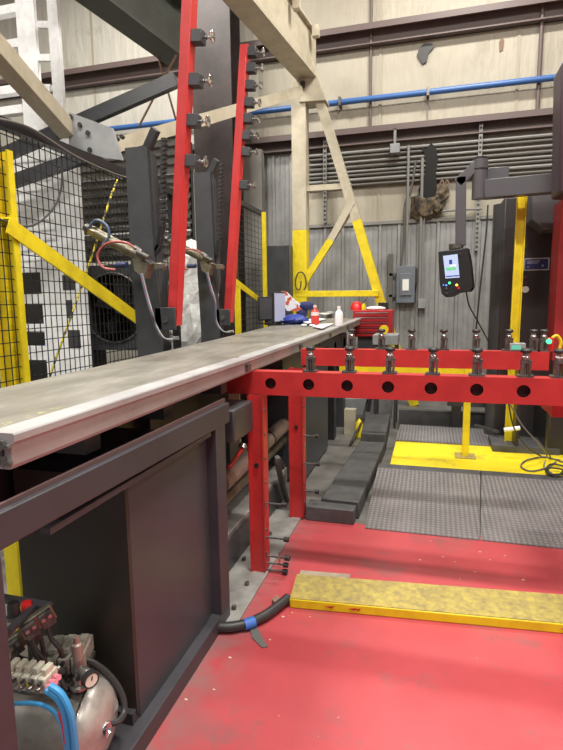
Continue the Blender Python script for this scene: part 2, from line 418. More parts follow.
# electrical disconnect and its conduits
YB = WY-.18
a, b_ = px(396.5,266,Y=YB), px(414.5,303,Y=YB)
t = thing('disconnect_switch', 'grey electrical disconnect box on the ribbed wall left of the hanging control panel', 'electrical box', ((a.x+b_.x)/2,WY-.04,b_.z))
MB().box(a.x,b_.x,YB,WY-.04,b_.z,a.z).build('enclosure', box_grey, t, bevel=.01)
MB().box(a.x+.06,b_.x-.05,YB-.02,YB,b_.z+.12,a.z-.12).build('door', lightgrey, t, bevel=.005).data.materials[0] = box_grey
MB().box(a.x+.10,a.x+.20,YB-.028,YB-.02,b_.z+.20,b_.z+.38).build('label_plate', paper, t)
MB().box(b_.x,b_.x+.035,YB+.02,YB+.07,b_.z+.3,b_.z+.55).build('lever', black, t)
for zz in (b_.z+.1, a.z-.15): MB().box(a.x-.12,a.x,WY-.1,WY-.04,zz,zz+.04).build('mounting_rail', conduit_d, t)
xc1 = px(407,230,Y=WY-.12).x
tag(MB().tube([(xc1,WY-.12,a.z),(xc1,WY-.12,3.3),(xc1,WY-.12,3.95)], .022, smooth=0).build('wall_conduit', conduit_m), 'vertical conduit rising from the top of the grey disconnect box', 'conduit')
tag(MB().tube([px(401,265,Y=WY-.1),px(404,240,Y=WY-.1),px(405,205,Y=WY-.1),px(411,190,Y=WY-.1),px(416,160,Y=WY-.12)], .017).build('flexible_cable', conduit_d), 'dark cable curving up from the grey disconnect box to the torn hole', 'cable')
c0, c1 = px(422.5,158,Y=WY-.14), px(422,302,Y=WY-.14)
t = thing('wall_conduit', 'vertical conduit right of the grey disconnect box ending in a small square box', 'conduit', (c1.x,WY-.1,c1.z-.1))
MB().tube([(c0.x,WY-.14,c0.z),(c0.x,WY-.14,c1.z)], .024, smooth=0).build('tube', conduit_m, t)
MB().box(c1.x-.06,c1.x+.06,WY-.2,WY-.04,c1.z-.1,c1.z+.05).build('outlet_box', lightgrey, t, bevel=.004)
tag(MB().tube([(c0.x+.04,WY-.12,c1.z-.02),(c0.x+.04,WY-.12,2.7),(c0.x+.1,WY-.12,2.87),(c0.x+.3,WY-.12,2.92),(c0.x+.9,WY-.12,2.93)], .018).build('wall_conduit', conduit_m), 'bent conduit turning right along the top of the ribbed wall beside the torn hole', 'conduit')
xw = px(489,230,Y=WY-.1)
tag(MB().tube([px(488,205,Y=WY-.1),px(486,235,Y=WY-.1),px(480,290,Y=WY-.1),px(476,330,Y=WY-.1),px(474,360,Y=WY-.1)], .012).build('hanging_cable', black), 'thin black cable hanging on the ribbed wall right of the control panel', 'cable')
# dark wall post left of the disconnect
x_ = px(391,270,Y=WY-.08).x
tag(MB().box(x_-.05,x_+.03,WY-.1,WY-.045,1.1,2.3).build('wall_post', conduit_d), 'dark vertical post on the ribbed wall left of the disconnect box', 'post')

# =============================================================== BACKGROUND STEEL
# maroon I-column
YC = 8.1
a, b_ = px(196,200,Y=YC), px(234,200,Y=YC)
mb = MB().box(a.x,b_.x,YC,YC+.03,0,8.3).box(a.x,b_.x,YC+.42,YC+.45,0,8.3).box((a.x+b_.x)/2-.015,(a.x+b_.x)/2+.015,YC+.03,YC+.42,0,8.3)
tag(mb.build('building_column', maroon), 'tall dark maroon steel I-column rising behind the two red tilted arms', 'column')
# crane bridge beam: bottom-left flange edge seen from below
D = (px(500,300,Z=H+.0001)-V((0,0,H))).normalized() if False else None
c_ = V((500-CX, 300-CY, F)); D = V((xc.dot(c_), yc.dot(c_), 0)).normalized()
N = V((D.y,-D.x,0))   # to the right of the beam direction
e = px(300,84,Y=8.05)                                  # far end, lower left edge
L0 = e - D*6.2
HB, WB = .62, .30
mb = MB()
def bm_box(o, n0, n1, z0, z1, far=e, near=L0):
    q = []
    for z in (z0, z1):
        for (pt, nn) in ((near,n0),(near,n1),(far,n1),(far,n0)): q.append(pt+N*nn+V((0,0,z)))
    o.hexa(q)
bm_box(mb, 0, WB, 0, .03); bm_box(mb, .05, .08, .03, HB-.03); bm_box(mb, WB-.08, WB-.05, .03, HB-.03); bm_box(mb, 0, WB, HB-.03, HB)
t = thing('crane_bridge_beam', 'large beige overhead crane beam running from the wall bracket toward the viewer', 'beam', (e+L0)/2)
mb.build('beam', beige, t)
mb = MB(); bm_box(mb, .07, .23, HB, HB+.1); mb.build('rail', girt_m, t)
for k in range(7):
    mb = MB(); f = e-D*(.3+.75*k); mb.cbox(f+N*(WB+.05)+V((0,0,HB-.1)), (.09,.09,.14)); mb.build('rail_clip', beige, t)
# dark green roof beam top left
e2 = px(175,68,Y=7.4); L2 = e2-D*7.5
mb = MB()
def bm2(o, n0, n1, z0, z1): bm_box(o, n0, n1, z0, z1, e2, L2)
bm2(mb, -.05, .30, 0, .03); bm2(mb, .12, .14, .03, .75); bm2(mb, -.05, .30, .75, .78)
t = thing('roof_beam', 'dark green steel roof beam crossing the upper left behind the first red arm', 'beam', (e2+L2)/2)
mb.build('beam', greenish, t)
# crossed thin tie rods
for (p0, p1, lab) in (((142,0),(176,120),'thin rusty tie rod slanting down to the right under the dark green roof beam'), ((176,55),(139,126),'thin rusty tie rod slanting down to the left under the dark green roof beam')):
    tag(MB().cyl(px(*p0,Y=7.0), px(*p1,Y=7.2), .016, seg=8).build('tie_rod', rust), lab, 'rod')
# dark diagonal roof struts seen through the fence
for (p0, p1, Y_, lab, w) in (((-30,170),(176,80),4.9,'dark grey diagonal brace crossing behind the grey three-hole plate',.18), ((-30,197),(112,147),4.7,'lower dark grey diagonal brace seen through the mesh fence top',.17)):
    tag(MB().bar(px(*p0,Y=Y_), px(*p1,Y=Y_+.3), .08, w*.75).build('diagonal_brace', char), lab, 'brace')

# A-frame crane leg
YA = 7.9
t = thing('crane_leg', 'beige crane A-frame leg with yellow lower half standing behind the table end', 'crane leg', px(300,300,Y=YA))
def zat(y, x=298): return px(x,y,Y=YA).z
xl, xr = px(292,200,Y=YA).x, px(306,200,Y=YA).x
zy = zat(230)
MB().box(xl,xr,YA,YA+.22,zy,e.z+.0).build('upright', beige, t, bevel=.006)
MB().box(xl,xr,YA,YA+.22,0,zy).build('upright', yellow, t, bevel=.006)['label'] = 'yellow lower half of the upright'
# gusset plate at top
MB().prism([px(x,y,Y=YA-.03) for x,y in ((297,66),(313,62),(326,100),(299,102))], (0,.3,0)).build('gusset_plate', beige, t, bevel=.005)
MB().bar(px(303,82,Y=YA-.05), px(303,88,Y=YA-.05), .1, .05).build('bolt_slot', black, t)
s0, s1, s2 = px(319,98,Y=YA+.1), px(357,221,Y=YA+.1), px(381,302,Y=YA+.1)
MB().bar(s0, s1, .16, .13, up=(1,0,0)).build('slanted_leg', beige, t)
MB().bar(s1, s2, .16, .13, up=(1,0,0)).build('slanted_leg', yellow, t)['label'] = 'yellow lower half of the slanted leg'
foot = s2+(s2-s1).normalized()*1.75
MB().bar(s2, V((foot.x,foot.y,0)), .16, .13, up=(1,0,0)).build('slanted_leg', yellow, t)['label'] = 'yellow foot of the slanted leg'
MB().bar(px(305,189,Y=YA+.08), px(351,186,Y=YA+.08), .08, .08).build('cross_bar', beige, t)
MB().bar(px(352,202,Y=YA+.05), px(331,240,Y=YA+.05), .08, .1, up=(1,0,0)).build('inner_brace', beige, t)
MB().bar(px(331,240,Y=YA+.05), px(300,289,Y=YA+.05), .08, .1, up=(1,0,0)).build('inner_brace', yellow, t)['label'] = 'yellow part of the inner brace'
MB().bar(px(354,206,Y=YA+.16), px(305,284,Y=YA+.16), .05, .06, up=(1,0,0)).build('inner_brace', beige, t)
MB().bar(px(297,294,Y=YA+.06), px(379,293.5,Y=YA+.06), .14, .09).build('bottom_bar', yellow, t, bevel=.005)
lp = [px(297+4*math.cos(u)+u*.8, 281+9*math.sin(u), Y=YA-.06) for u in [i*.7 for i in range(12)]]
tag(MB().tube(lp, .010).build('wire_coil', black), 'loop of dark wire hung on the yellow foot of the crane leg', 'wire')

# jib bars with holed end plates
t = thing('jib_beam', 'beige wood-toned jib beam coming down from the upper left to a grey holed plate', 'beam', px(30,90,Y=3.8))
p0, p1 = px(-25,26,Y=3.2), px(68,131,Y=4.5)
MB().bar(p0, p1, .15, .15).build('beam', beige, t, bevel=.004)
mb = MB(); pl = [px(x,y,Y=4.45) for x,y in ((69,112),(112,128),(122,160),(104,158),(69,145))]
mb.prism(pl, (0,.03,0)); mb.build('end_plate', lightgrey, t)
for x_, y_ in ((71,117),(80,125),(88,133),(90,150)):
    c = px(x_,y_,Y=4.44); MB().cyl(c, c+V((0,-.012,0)), .022).build('bolt_hole', black, t)
t = thing('link_bar', 'long pale beige bar rising from a three-hole plate to the crane leg top', 'bar', px(200,115,Y=6))
p0, p1 = px(113,146,Y=4.6), px(301,91,Y=7.75)
MB().bar(p0, p1, .06, .13).build('bar', beige, t)
for x_, y_ in ((116,142),(121,141),(126,139)):
    c = px(x_,y_,Y=4.62)+V((.0,-.05,0)); MB().cyl(c, c+V((0,-.03,0)), .02).build('bolt_hole', black, t)

# white storage gantry, upper left (uprights + rungs) and its white panels behind the fence
YR = 5.4
t = thing('storage_gantry', 'white metal storage gantry with uprights and rungs standing behind the mesh fence', 'rack', (px(45,300,Y=YR).x,YR,0))
zpt = px(64,142,Y=YR).z
def vert(x0, x1, yt, m=white_p, Y_=YR, dpt=.05, nm='upright'):
    a, b_ = px(x0,100,Y=Y_), px(x1,100,Y=Y_); MB().box(a.x,b_.x,Y_,Y_+dpt,zpt-.3,px(x0,yt,Y=Y_).z).build(nm, m, t, bevel=.004)
vert(22,40,-20); vert(53,63,-20)
for yv in (14,48,92,112):
    a, b_ = px(-30,yv+5,Y=YR+.1), px(21,yv,Y=YR+.03); MB().bar(a, (b_.x,a.y,a.z), .10, .09).build('beam', white_p, t)
for yv in (25,58,88): 
    a, b_ = px(38,yv,Y=YR+.03), px(51,yv,Y=YR+.03); MB().bar(a, b_, .04, .07).build('rung', white_p, t)
# lower door-like panels with windows
YP = 5.35
xa, xb = px(20,300,Y=YP).x, px(85,300,Y=YP).x
ztop = px(70,130,Y=YP).z
MB().box(px(64,300,Y=YP).x, xb, YP, YP+.06, 0, ztop).build('side_panel', white_p, t)
mb = MB()
def rr_(x0,x1,y0,y1):
    mb.box(px(x0,300,Y=YP).x, px(x1,300,Y=YP).x, YP, YP+.04, px(40,y1,Y=YP).z, px(40,y0,Y=YP).z)
rr_(18,64,142,272); rr_(18,64,294,303); rr_(18,64,324,331); rr_(18,64,346,360)
mb.box(px(42,300,Y=YP).x, px(64,300,Y=YP).x, YP+.002, YP+.038, 0, px(40,272,Y=YP).z)
mb.build('front_panel', white_p, t)
for i in range(11):
    zz = px(50,160+i*10,Y=YP).z; MB().box(xa+.05, px(60,300,Y=YP).x, YP-.014, YP, zz, zz+.03).build('louvre', white_p, t)
for (x0,x1,y0,y1) in ((64,76,275,290),(66,72,300,318),(66,78,330,348)):
    MB().box(px(x0,300,Y=YP).x, px(x1,300,Y=YP).x, YP-.006, YP, px(70,y1,Y=YP).z, px(70,y0,Y=YP).z).build('recess_panel', char, t)
MB().box(xa-.6, xb-.45, YP+.42, YP+.45, 0, ztop-.3).build('back_panel', blackm, t)
for yv in (302,330,352): 
    z_ = px(30,yv,Y=YP).z; MB().box(xa, px(46,300,Y=YP).x, YP+.06, YP+.40, z_-.03, z_).build('shelf', white_p, t)
for yv, lab in ((330,'blue bin on the middle shelf of the white gantry behind the fence'),(352,'blue bin on the lowest visible shelf of the white gantry behind the fence')):
    z_ = px(30,yv,Y=YP).z; x0 = px(36,300,Y=YP).x
    tag(MB().box(x0,x0+.12,YP+.07,YP+.35,z_,z_+.09).build('storage_bin', blue, bevel=.006), lab, 'bin')
for (x0, yv, lab) in ((24,302,'dark machine part on the top shelf of the white gantry'),(23,330,'dark machine part beside the blue bin on the middle shelf')):
    z_ = px(30,yv,Y=YP).z; X0 = px(x0+2,300,Y=YP).x
    mb = MB().box(X0,X0+.13,YP+.1,YP+.3,z_,z_+.05).cyl((X0+.05,YP+.2,z_+.05),(X0+.05,YP+.2,z_+.12),.03)
    tag(mb.build('machine_part', steel_d), lab, 'machine part')

# corrugated deck sheet behind
YD = 6.6
a, b_ = px(66,170,Y=YD), px(190,170,Y=YD)
mb = MB(); z = px(100,262,Y=YD).z; zt = px(100,150,Y=YD).z; prof = []
while z < zt: prof += [(0,z),(0,z+.05),(-.045,z+.065),(-.045,z+.10)]; z += .115
A = [mb.bm.verts.new((a.x,YD+y_,z_)) for y_, z_ in prof]; B = [mb.bm.verts.new((b_.x,YD+y_,z_)) for y_, z_ in prof]
A2 = [mb.bm.verts.new((a.x,YD+.02,z_)) for y_, z_ in prof]; B2 = [mb.bm.verts.new((b_.x,YD+.02,z_)) for y_, z_ in prof]
for i in range(len(prof)-1):
    mb.bm.faces.new((A[i],B[i],B[i+1],A[i+1])); mb.bm.faces.new((A2[i],A2[i+1],B2[i+1],B2[i]))
t = thing('decking_rack', 'grey ribbed steel decking panel on a frame behind the fence, above the dark fan', 'rack', ((a.x+b_.x)/2,YD,0))
mb.build('ribbed_sheet', mat('decking_grey', (.20,.195,.175), .45, .3, col2=(.13,.125,.11), scale=3), t, smooth=False)
for k, yv in enumerate((182,205,229,236)):
    zz = px(100,yv,Y=YD).z; mb = MB(); x_ = a.x
    while x_ < b_.x: mb.box(x_, b_.x, YD-.058, YD-.046, zz, zz+.018); x_ += 99
    mb.build('perforated_strip', lightgrey if k < 3 else white_p, t, smooth=False)
for x_ in (a.x, b_.x-.08): MB().box(x_, x_+.08, YD+.02, YD+.1, 0, zt).build('post', char, t)
# dark fan
YF = 5.95
c = px(114,308,Y=YF)
t = thing('drum_fan', 'big dark round fan in a square housing behind the mesh fence', 'fan', (c.x,YF,0))
rf = .44
mb = MB()
wx = .54
# square front with round opening
seg = 32; inner = []; outer = []
for i in range(seg):
    th = 2*math.pi*i/seg; cx_, cz_ = math.cos(th), math.sin(th); k = wx/max(abs(cx_),abs(cz_))
    inner.append(mb.bm.verts.new((c.x+rf*cx_,YF,c.z+rf*cz_))); outer.append(mb.bm.verts.new((c.x+k*cx_,YF,c.z+k*cz_)))
for i in range(seg): j = (i+1) % seg; mb.bm.faces.new((inner[i],outer[i],outer[j],inner[j]))
mb.box(c.x-wx,c.x+wx,YF+.01,YF+.5,c.z+wx-.02,c.z+wx).box(c.x-wx,c.x+wx,YF+.01,YF+.5,c.z-wx,c.z-wx+.02).box(c.x-wx,c.x-wx+.02,YF,YF+.5,c.z-wx,c.z+wx).box(c.x+wx-.02,c.x+wx,YF,YF+.5,c.z-wx,c.z+wx)
mb.build('housing', char, t, smooth=False)
MB().box(c.x-wx,c.x+wx,YF+.5,YF+.52,c.z-wx,c.z+wx).build('back_panel', blackm, t)
MB().box(c.x-wx,c.x-wx+.08,YF+.05,YF+.45,0,c.z-wx).build('leg', char, t); MB().box(c.x+wx-.08,c.x+wx,YF+.05,YF+.45,0,c.z-wx).build('leg', char, t)
for k in range(5):
    mb = MB(); th = k*2*math.pi/5
    r_ = Matrix.Rotation(th,3,'Y')
    q = [r_ @ V(v) for v in ((-.05,-.04,.06),(.05,.04,.06),(.12,.05,.38),(-.10,-.05,.38))]
    mb.prism([V((c.x,YF+.2,c.z))+v for v in q], (0,.012,0)); mb.build('blade', blackm, t)
MB().cyl((c.x,YF+.12,c.z),(c.x,YF+.3,c.z),.08).build('hub', char, t)
ring = [(c.x+rf*math.cos(u),YF-.02,c.z+rf*math.sin(u)) for u in [i*2*math.pi/32 for i in range(33)]]
MB().tube(ring, .012, smooth=0).build('guard_ring', steel_d, t)
# wrapped roll
c = px(195,330,Y=6.0)
mb = MB()
for zz in range(1): pass
prof = [(0,.05)]+[(k*.11, .29+.02*random.uniform(-1,1)) for k in range(1,20)]+[(2.12,.2),(2.28,.08),(2.32,0)]
mb.lathe((c.x,6.0,0),(0,0,1),[(h_,r_) for h_,r_ in prof],seg=28)
for v in mb.bm.verts: v.co += V((random.uniform(-.028,.028),random.uniform(-.028,.028),0))
tag(mb.build('wrapped_bundle', wrap_m, smooth=False), 'tall bundle wrapped in crumpled white plastic standing between the two red arms', 'bundle')

# =============================================================== FENCE
XF = -2.5
def fence_panel(lab, y0, y1, ztop, zbot, step=.055):
    t = thing('mesh_fence', lab, 'fence', (XF,(y0+y1)/2,0))
    mb = MB(); y = y0+.03
    while y < y1: mb.box(XF-.002,XF+.002,y-.003,y+.003,zbot,ztop); y += step
    z = zbot
    while z < ztop: mb.box(XF-.004,XF+.000,y0,y1,z-.003,z+.003); z += .078
    w = mb.build('wire_mesh', blackm, t, smooth=False)
    MB().box(XF-.03,XF+.03,y0,y1,ztop-.03,ztop+.03).build('top_rail', blackm, t)
    MB().box(XF-.02,XF+.02,y0,y1,zbot-.03,zbot+.03).build('bottom_rail', blackm, t)
    for yy in (y0,y1): MB().box(XF-.03,XF+.03,yy-.03,yy+.03,0,ztop+.03).build('post', blackm, t)
    return t
zt = px(60,147,X=XF).z
f1 = fence_panel('black wire mesh fence panel left of the first red arm, behind the table', 2.2, 4.9, zt, .15)
a, b_ = px(262,213,X=XF), px(242,204,X=XF)
f2 = fence_panel('smaller black mesh fence panel right of the second red arm, by the monitor', px(234,204,X=XF).y, px(264,215,X=XF).y, px(252,209,X=XF).z, .15, .16)
def angle_bar(mb, p, q, w=.09, th=.012, up=(0,0,1)):
    mb.bar(p, q, th, w, up); 
    p, q = V(p), V(q); d = (q-p).normalized(); sd = d.cross(V(up)).normalized(); u = sd.cross(d)
    o = u*(w/2)-sd*(w/2); mb.bar(p+o, q+o, w, th, up)
# yellow corner post (channel) in front of the mesh
YPt = 2.75
a, b_ = px(-6,250,Y=YPt), px(19,250,Y=YPt)
zt_ = px(0,152,Y=YPt).z
t = thing('yellow_post', 'thick yellow fence post at the left edge of the photo', 'post', ((a.x+b_.x)/2,YPt,0))
MB().box(a.x,b_.x,YPt,YPt+.012,0,zt_).build('web', yellow, t)
for x_ in (a.x, b_.x-.012, (a.x+b_.x)/2): MB().box(x_,x_+.012,YPt-.035,YPt,0,zt_).build('flange', yellow, t)
mb = MB(); p0, p1 = px(8,225,X=XF+.06), px(142,322,X=XF+.06)
angle_bar(mb, p0, p1, .1)
tag(mb.build('diagonal_brace', yellow), 'long yellow angle brace sloping down across the left mesh fence', 'brace')
mb = MB(); p0, p1 = px(236,282,X=XF+.05), px(262,302,X=XF+.05); angle_bar(mb, p0, p1, .08)
tag(mb.build('diagonal_brace', yellow), 'short yellow angle brace on the smaller mesh fence by the monitor', 'brace')
# striped cord
t = tag(MB().tube([px(117,180,Y=4.4),px(108,205,Y=4.2),px(84,280,Y=3.9),px(52,370,Y=3.55),px(44,400,Y=3.5),px(-10,560,Y=3.5)], .009).build('striped_rope', mat('striped_cord', (.75,.62,.05), .6, col2=(.05,.05,.04), scale=22, lo=.48, hi=.54)), 'yellow and black striped rope hanging from above behind the mesh fence', 'rope')
tag(MB().tube([px(62,166,X=XF+.05),px(61,190,X=XF+.05),px(52,210,X=XF+.05),px(36,224,X=XF+.05),px(18,226,X=XF+.05),px(-3,218,X=XF+.05)], .007).build('drooping_cable', black), 'thin black cable drooping in a curve on the left mesh fence', 'cable')
tag(MB().tube([px(-5,118,X=XF+.05),px(30,128,X=XF+.05),px(75,156,X=XF+.05),px(110,172,X=XF+.05),px(128,178,X=XF+.05)], .008).build('drooping_cable', conduit_d), 'thin grey cable sagging just below the black fence top rail', 'cable')
# yellow post beside second fence
for (x0,x1,y0,y1,Y_,lab,zb) in ((261.5,265,212,246,7.2,'thin yellow post at the top right corner of the smaller mesh fence',None),(234,239,285,330,5.0,'thin yellow post standing behind the second red arm at the table edge',0)):
    a, b_ = px(x0,y0,Y=Y_), px(x1,y1,Y=Y_)
    z1 = px(x0,y0,Y=Y_).z
    tag(MB().box(a.x,a.x+(x1-x0)/F*Y_*1.05,Y_,Y_+.05,0,z1).build('yellow_post', yellow), lab, 'post')
# grey cabinet beyond the fence
a, b_ = px(266,246,Y=7.75), px(290,246,Y=7.75)
t = thing('grey_cabinet', 'plain dark grey cabinet beside the crane leg behind the monitors', 'cabinet', ((a.x+b_.x)/2,7.9,0))
MB().box(a.x,b_.x,7.75,8.1,0,a.z).build('body', char, t, bevel=.008); MB().box(a.x+.03,b_.x-.03,7.735,7.75,.1,a.z-.05).build('door', char, t)

# =============================================================== WORK TABLE
t = thing('machine_table', 'long grey steel machine table with aluminium edge on a dark frame', 'table', (-1.25,4,0))
ZN, ZF_, Y0, Y1 = 1.253, 1.315, .975, 7.25
XE = -.926
XL0, XL1 = -1.455, -1.80
def ztab(y): return 1.255+.00156*max(0,y-Y0)**2
mb = MB()
sec_ = []
for k in range(13):
    y_ = Y0+(Y1-Y0)*k/12; xl_ = XL0+(XL1-XL0)*k/12; z_ = ztab(y_)
    sec_.append([mb.bm.verts.new(p) for p in ((xl_,y_,z_),(XE-.06,y_,z_),(XE-.06,y_,z_-.03),(xl_,y_,z_-.03))])
for A, B in zip(sec_, sec_[1:]):
    for i in range(4): mb.bm.faces.new((A[i],A[(i+1)%4],B[(i+1)%4],B[i]))
mb.bm.faces.new(sec_[0][::-1]); mb.bm.faces.new(sec_[-1])
mb.build('tabletop', top_m, t)
sec = [(-.075,0),(-.003,0),(0,-.004),(0,-.020),(-.010,-.030),(-.012,-.078),(-.018,-.088),(-.075,-.088)]
joints = [Y0, 2.62, 3.8, 5.0, 6.1, Y1]
for k in range(5):
    ya, yb = joints[k]+.002, joints[k+1]-.002
    mb = MB(); za, zb = ztab(ya), ztab(yb)
    A = [mb.bm.verts.new((XE+u,ya,za+w)) for u,w in sec]; B = [mb.bm.verts.new((XE+u,yb,zb+w)) for u,w in sec]
    mb.bm.faces.new(A[::-1]); mb.bm.faces.new(B)
    for i in range(len(sec)): j = (i+1) % len(sec); mb.bm.faces.new((A[i],A[j],B[j],B[i]))
    er = mb.build('edge_rail', alu, t, smooth=False)
    if k:
        MB().box(XE-.012,XE+.004,ya-.03,ya+.03,za-.07,za-.035).build('splice_plate', steel_d, er)
for zz in (-.028,-.066):
    c = V((XE-.035,Y0,ztab(Y0)+zz)); MB().cyl(c, c+V((0,-.008,0)), .014, seg=6).cyl(c+V((.022,0,-.004)), c+V((.022,-.012,-.004)), .007, seg=8).build('end_bolt', steel_d, t)
MB().bar((XE-.035,Y0-.004,ZN-.034),(XE-.035,Y0-.004,ZN-.062),.006,.010,up=(1,0,0)).build('end_link', black, t)
# frame
ZR = 1.082
MB().prism([(XE-.022,.55,1.003),(XE-.022,.55,ZR+.006),(XE-.022,2.33,ZR-.008),(XE-.022,2.33,.978)], (.022,0,0)).build('frame_rail', frame_m, t, bevel=.004)
MB().box(XE-.032,XE-.022,.55,2.33,ZR-.06,ZR+.012).build('rail_cap', mat('rail_edge_brown', (.13,.08,.08), .4), t)
MB().box(XE-.09,XE,2.16,2.27,.075,.985).build('frame_post', frame_m, t, bevel=.004)
MB().box(XE-.12,XE,.80,.912,0,.985).build('frame_post', frame_m, t, bevel=.004)
MB().box(XE-.17,XE,.5,2.27,0,.075).build('base_rail', frame_m, t, bevel=.004)
MB().box(XE-.04,XE-.008,1.08,2.12,.960,.978).build('panel_lip', frame_m, t)
MB().box(XE-.09,XE-.05,2.122,2.158,.075,.96).build('post_flange', frame_m, t)
# cabinet under the table
MB().box(XE-.50,XE-.045,1.50,2.12,.075,.975).build('side_panel', panel_gloss, t, bevel=.003)
MB().box(XE-.50,XE-.047,1.485,1.50,.10,.975).build('front_panel', panel_matt, t)
MB().box(XE-.50,XE-.05,1.46,1.50,.075,.12).build('panel_foot', frame_m, t)
# cross members and far frame
for yy in (1.35, 1.85, 2.45, 3.6, 4.9, 6.2):
    MB().box(-1.50,XE-.09,yy,yy+.08,1.09,ztab(yy)-.032).build('cross_member', char, t)
MB().box(-1.50,-1.42,.55,6.6,1.0,1.09).build('rear_rail', char, t)
MB().box(-1.47,-1.455,1.0,6.6,.75,1.22).build('light_block_sheet', blackm, t)  # added black sheet, stops light leaking in so the underside stays dark
MB().box(-1.47,-1.455,2.3,6.6,.25,.75).build('light_block_sheet', blackm, t)  # lower added sheet, blocks light and darkens the view past the posts
for yy in (.50, 2.4, 4.2, 6.4): MB().box(-1.50,-1.40,yy,yy+.1,0,1.0).build('rear_leg', char, t)
MB().box(-1.07,-.93,2.40,2.69,.85,1.02).build('pivot_block', char, t, bevel=.01)
MB().box(-1.10,-1.02,3.62,6.6,1.0,1.16).build('far_rail', char, t)
MB().box(-1.45,-1.02,4.25,5.35,.02,1.10).build('far_cabinet', panel_gloss, t, bevel=.004)
MB().box(-1.12,-1.02,5.72,5.85,0,1.1).build('far_post', blackm, t)
MB().box(-1.30,-1.20,3.1,3.9,1.0,1.10).build('far_brace', frame_m, t)
MB().box(-1.12,-1.02,6.35,6.5,0,1.1).build('far_leg', char, t)

# floor base plate under posts
t2 = thing('base_plate', 'grey dusty steel floor plate under the red posts beside the machine', 'plate', (-1.0,2.9,0))
MB().box(-1.33,-.868,2.20,3.62,0,.012).build('plate', plate_m, t2, bevel=.003)
for (xp,yp) in ((234,609),(244,560),(226,604),(247,585),(287,540),(270,535)):
    c = px(xp,yp,Z=.012)
    if c.x < -.88: MB().cyl(c, c+V((0,0,.018)), .014, seg=6).build('anchor_bolt', steel_d, t2)
# grey floor beam behind posts
t3 = thing('floor_beam', 'long grey dusty box beam on the floor behind the two red posts', 'beam', (-1.25,3.2,0))
MB().box(-1.44,-1.10,2.35,4.0,.012,.22).build('beam', plate_m, t3, bevel=.008)
MB().box(-1.10,-1.085,2.5,3.9,.012,.19).build('side_cover', char, t3)
# pale plate behind frame post
a = px(236,430,Y=3.4)
tag(MB().box(a.x-.05,a.x+.03,3.4,3.42,0,.95).build('drilled_plate', beige), 'pale drilled plate seen between the frame post and the first red post', 'plate')

# gas / air cylinder pair under the table
t = thing('tilt_cylinder', 'tan metal lift cylinder slanting upward under the table behind the red posts', 'cylinder', (-1.18,2.9,.55))
p0, p1 = px(220,484,X=-1.2), px(288,421,X=-1.2)
MB().cyl(p0+V((.0,.02,-.12)), p1+V((0,.02,-.13)), .035, seg=16).build('lower_barrel', olive, t)
MB().cyl(p0, p1, .06, seg=20).build('barrel', tan_cyl, t)
d = (p1-p0)
for f in (.32,.62,.93):
    c = p0+d*f; MB().cyl(c-d.normalized()*.006, c+d.normalized()*.006, .065, seg=20).build('band', black, t)
MB().cyl(p1, p1+d.normalized()*.03, .04, seg=12).build('end_cap', steel_d, t)
MB().tube([p1+V((0,0,.03)),p1+V((.0,.0,.09)),p1+V((0,-.03,.10))], .012).build('port_fitting', steel, t)
f0, f1_ = px(229,468,X=-1.12), px(242,449,X=-1.12)
MB().cyl(f0, f1_, .012).build('red_tube', red_pl, t); MB().cyl(f1_, f1_+V((0,.02,.02)), .028).build('valve_knob', steel, t)
tag(MB().tube([px(282,428,X=-1.05)+V((0,0,-.3)),px(277,458,X=-1.05),px(279,470,X=-1.05),px(287,500,X=-1.05),px(293,520,X=-1.1)], .022).build('steel_elbow_pipe', conduit_d), 'dark bent pipe standing between the two red posts', 'pipe')

# air compressor and valves
YT = 1.32
t = thing('air_tank', 'small silver air tank with gauge on a base under the table', 'air tank', (-1.15,YT,0))
ct = V((-.965,YT,.205)); RT = .125
ax = V((1,.17,0)).normalized()
MB().lathe(ct-ax*.62, ax, [(0,0),(.02,.06),(.05,RT-.01),(.08,RT),(.555,RT)], seg=36).build('tank', tank_m, t)
MB().lathe(ct-ax*.068, ax, [(0,RT+.003),(.012,RT+.003),(.03,RT-.006),(.05,RT-.028),(.064,RT-.06),(.07,.03),(.072,0)], seg=36).build('end_dome', tank_end, t)
MB().lathe(ct-ax*.07, ax, [(0,RT+.004),(.004,RT+.005),(.008,RT+.004)], seg=36).build('weld_seam', chrome, t)
c = ct+ax*.0+V((.0,-.012,.0)); MB().lathe(c-ax*.005+V((0,-.02,.01)), ax, [(0,.024),(.02,.024),(.022,.015),(.014,.012),(.014,0)], seg=16).build('drain_boss', chrome, t)
for dx in (-.12,-.5): MB().box(ct.x+dx-.02,ct.x+dx+.02,YT-.09,YT+.09,.0,.14).build('foot', blackm, t)
g0 = px(80,686,Y=YT-.03)
MB().lathe(g0, (0,0,1), [(0,.03),(.008,.03),(.010,.018),(.03,.018),(.032,.014),(.1,.014),(.1,.0)], seg=14).build('riser', steel, t)
gt = g0+V((0,0,.06))
MB().lathe(gt, (.9,-.35,0), [(0,.013),(.03,.013),(.03,.018),(.045,.018),(.05,.012),(.06,.012)], seg=14).build('tee_fitting', steel, t)
gd = V((.93,-.45,0)).normalized(); gc = gt+gd*.06
gg = MB().lathe(gc, gd, [(0,.012),(.002,.026),(.02,.026),(.022,.022),(.018,.021),(.018,0)], seg=20).build('pressure_gauge', blackm, t)
MB().cyl(gc+gd*.0175, gc+gd*.0195, .0205, seg=20).build('dial', mat('dial_cream', (.8,.8,.68), .4), gg)
MB().bar(gc+gd*.0205, gc+gd*.0205+V((.003,.0,.014)), .002, .003).build('needle', black, gg)
MB().lathe(gt+V((0,0,.035)), (0,0,1), [(0,.016),(.05,.016),(.055,.01),(.075,.01),(.075,0)], seg=12).build('brass_nipple', tan_cyl, t)

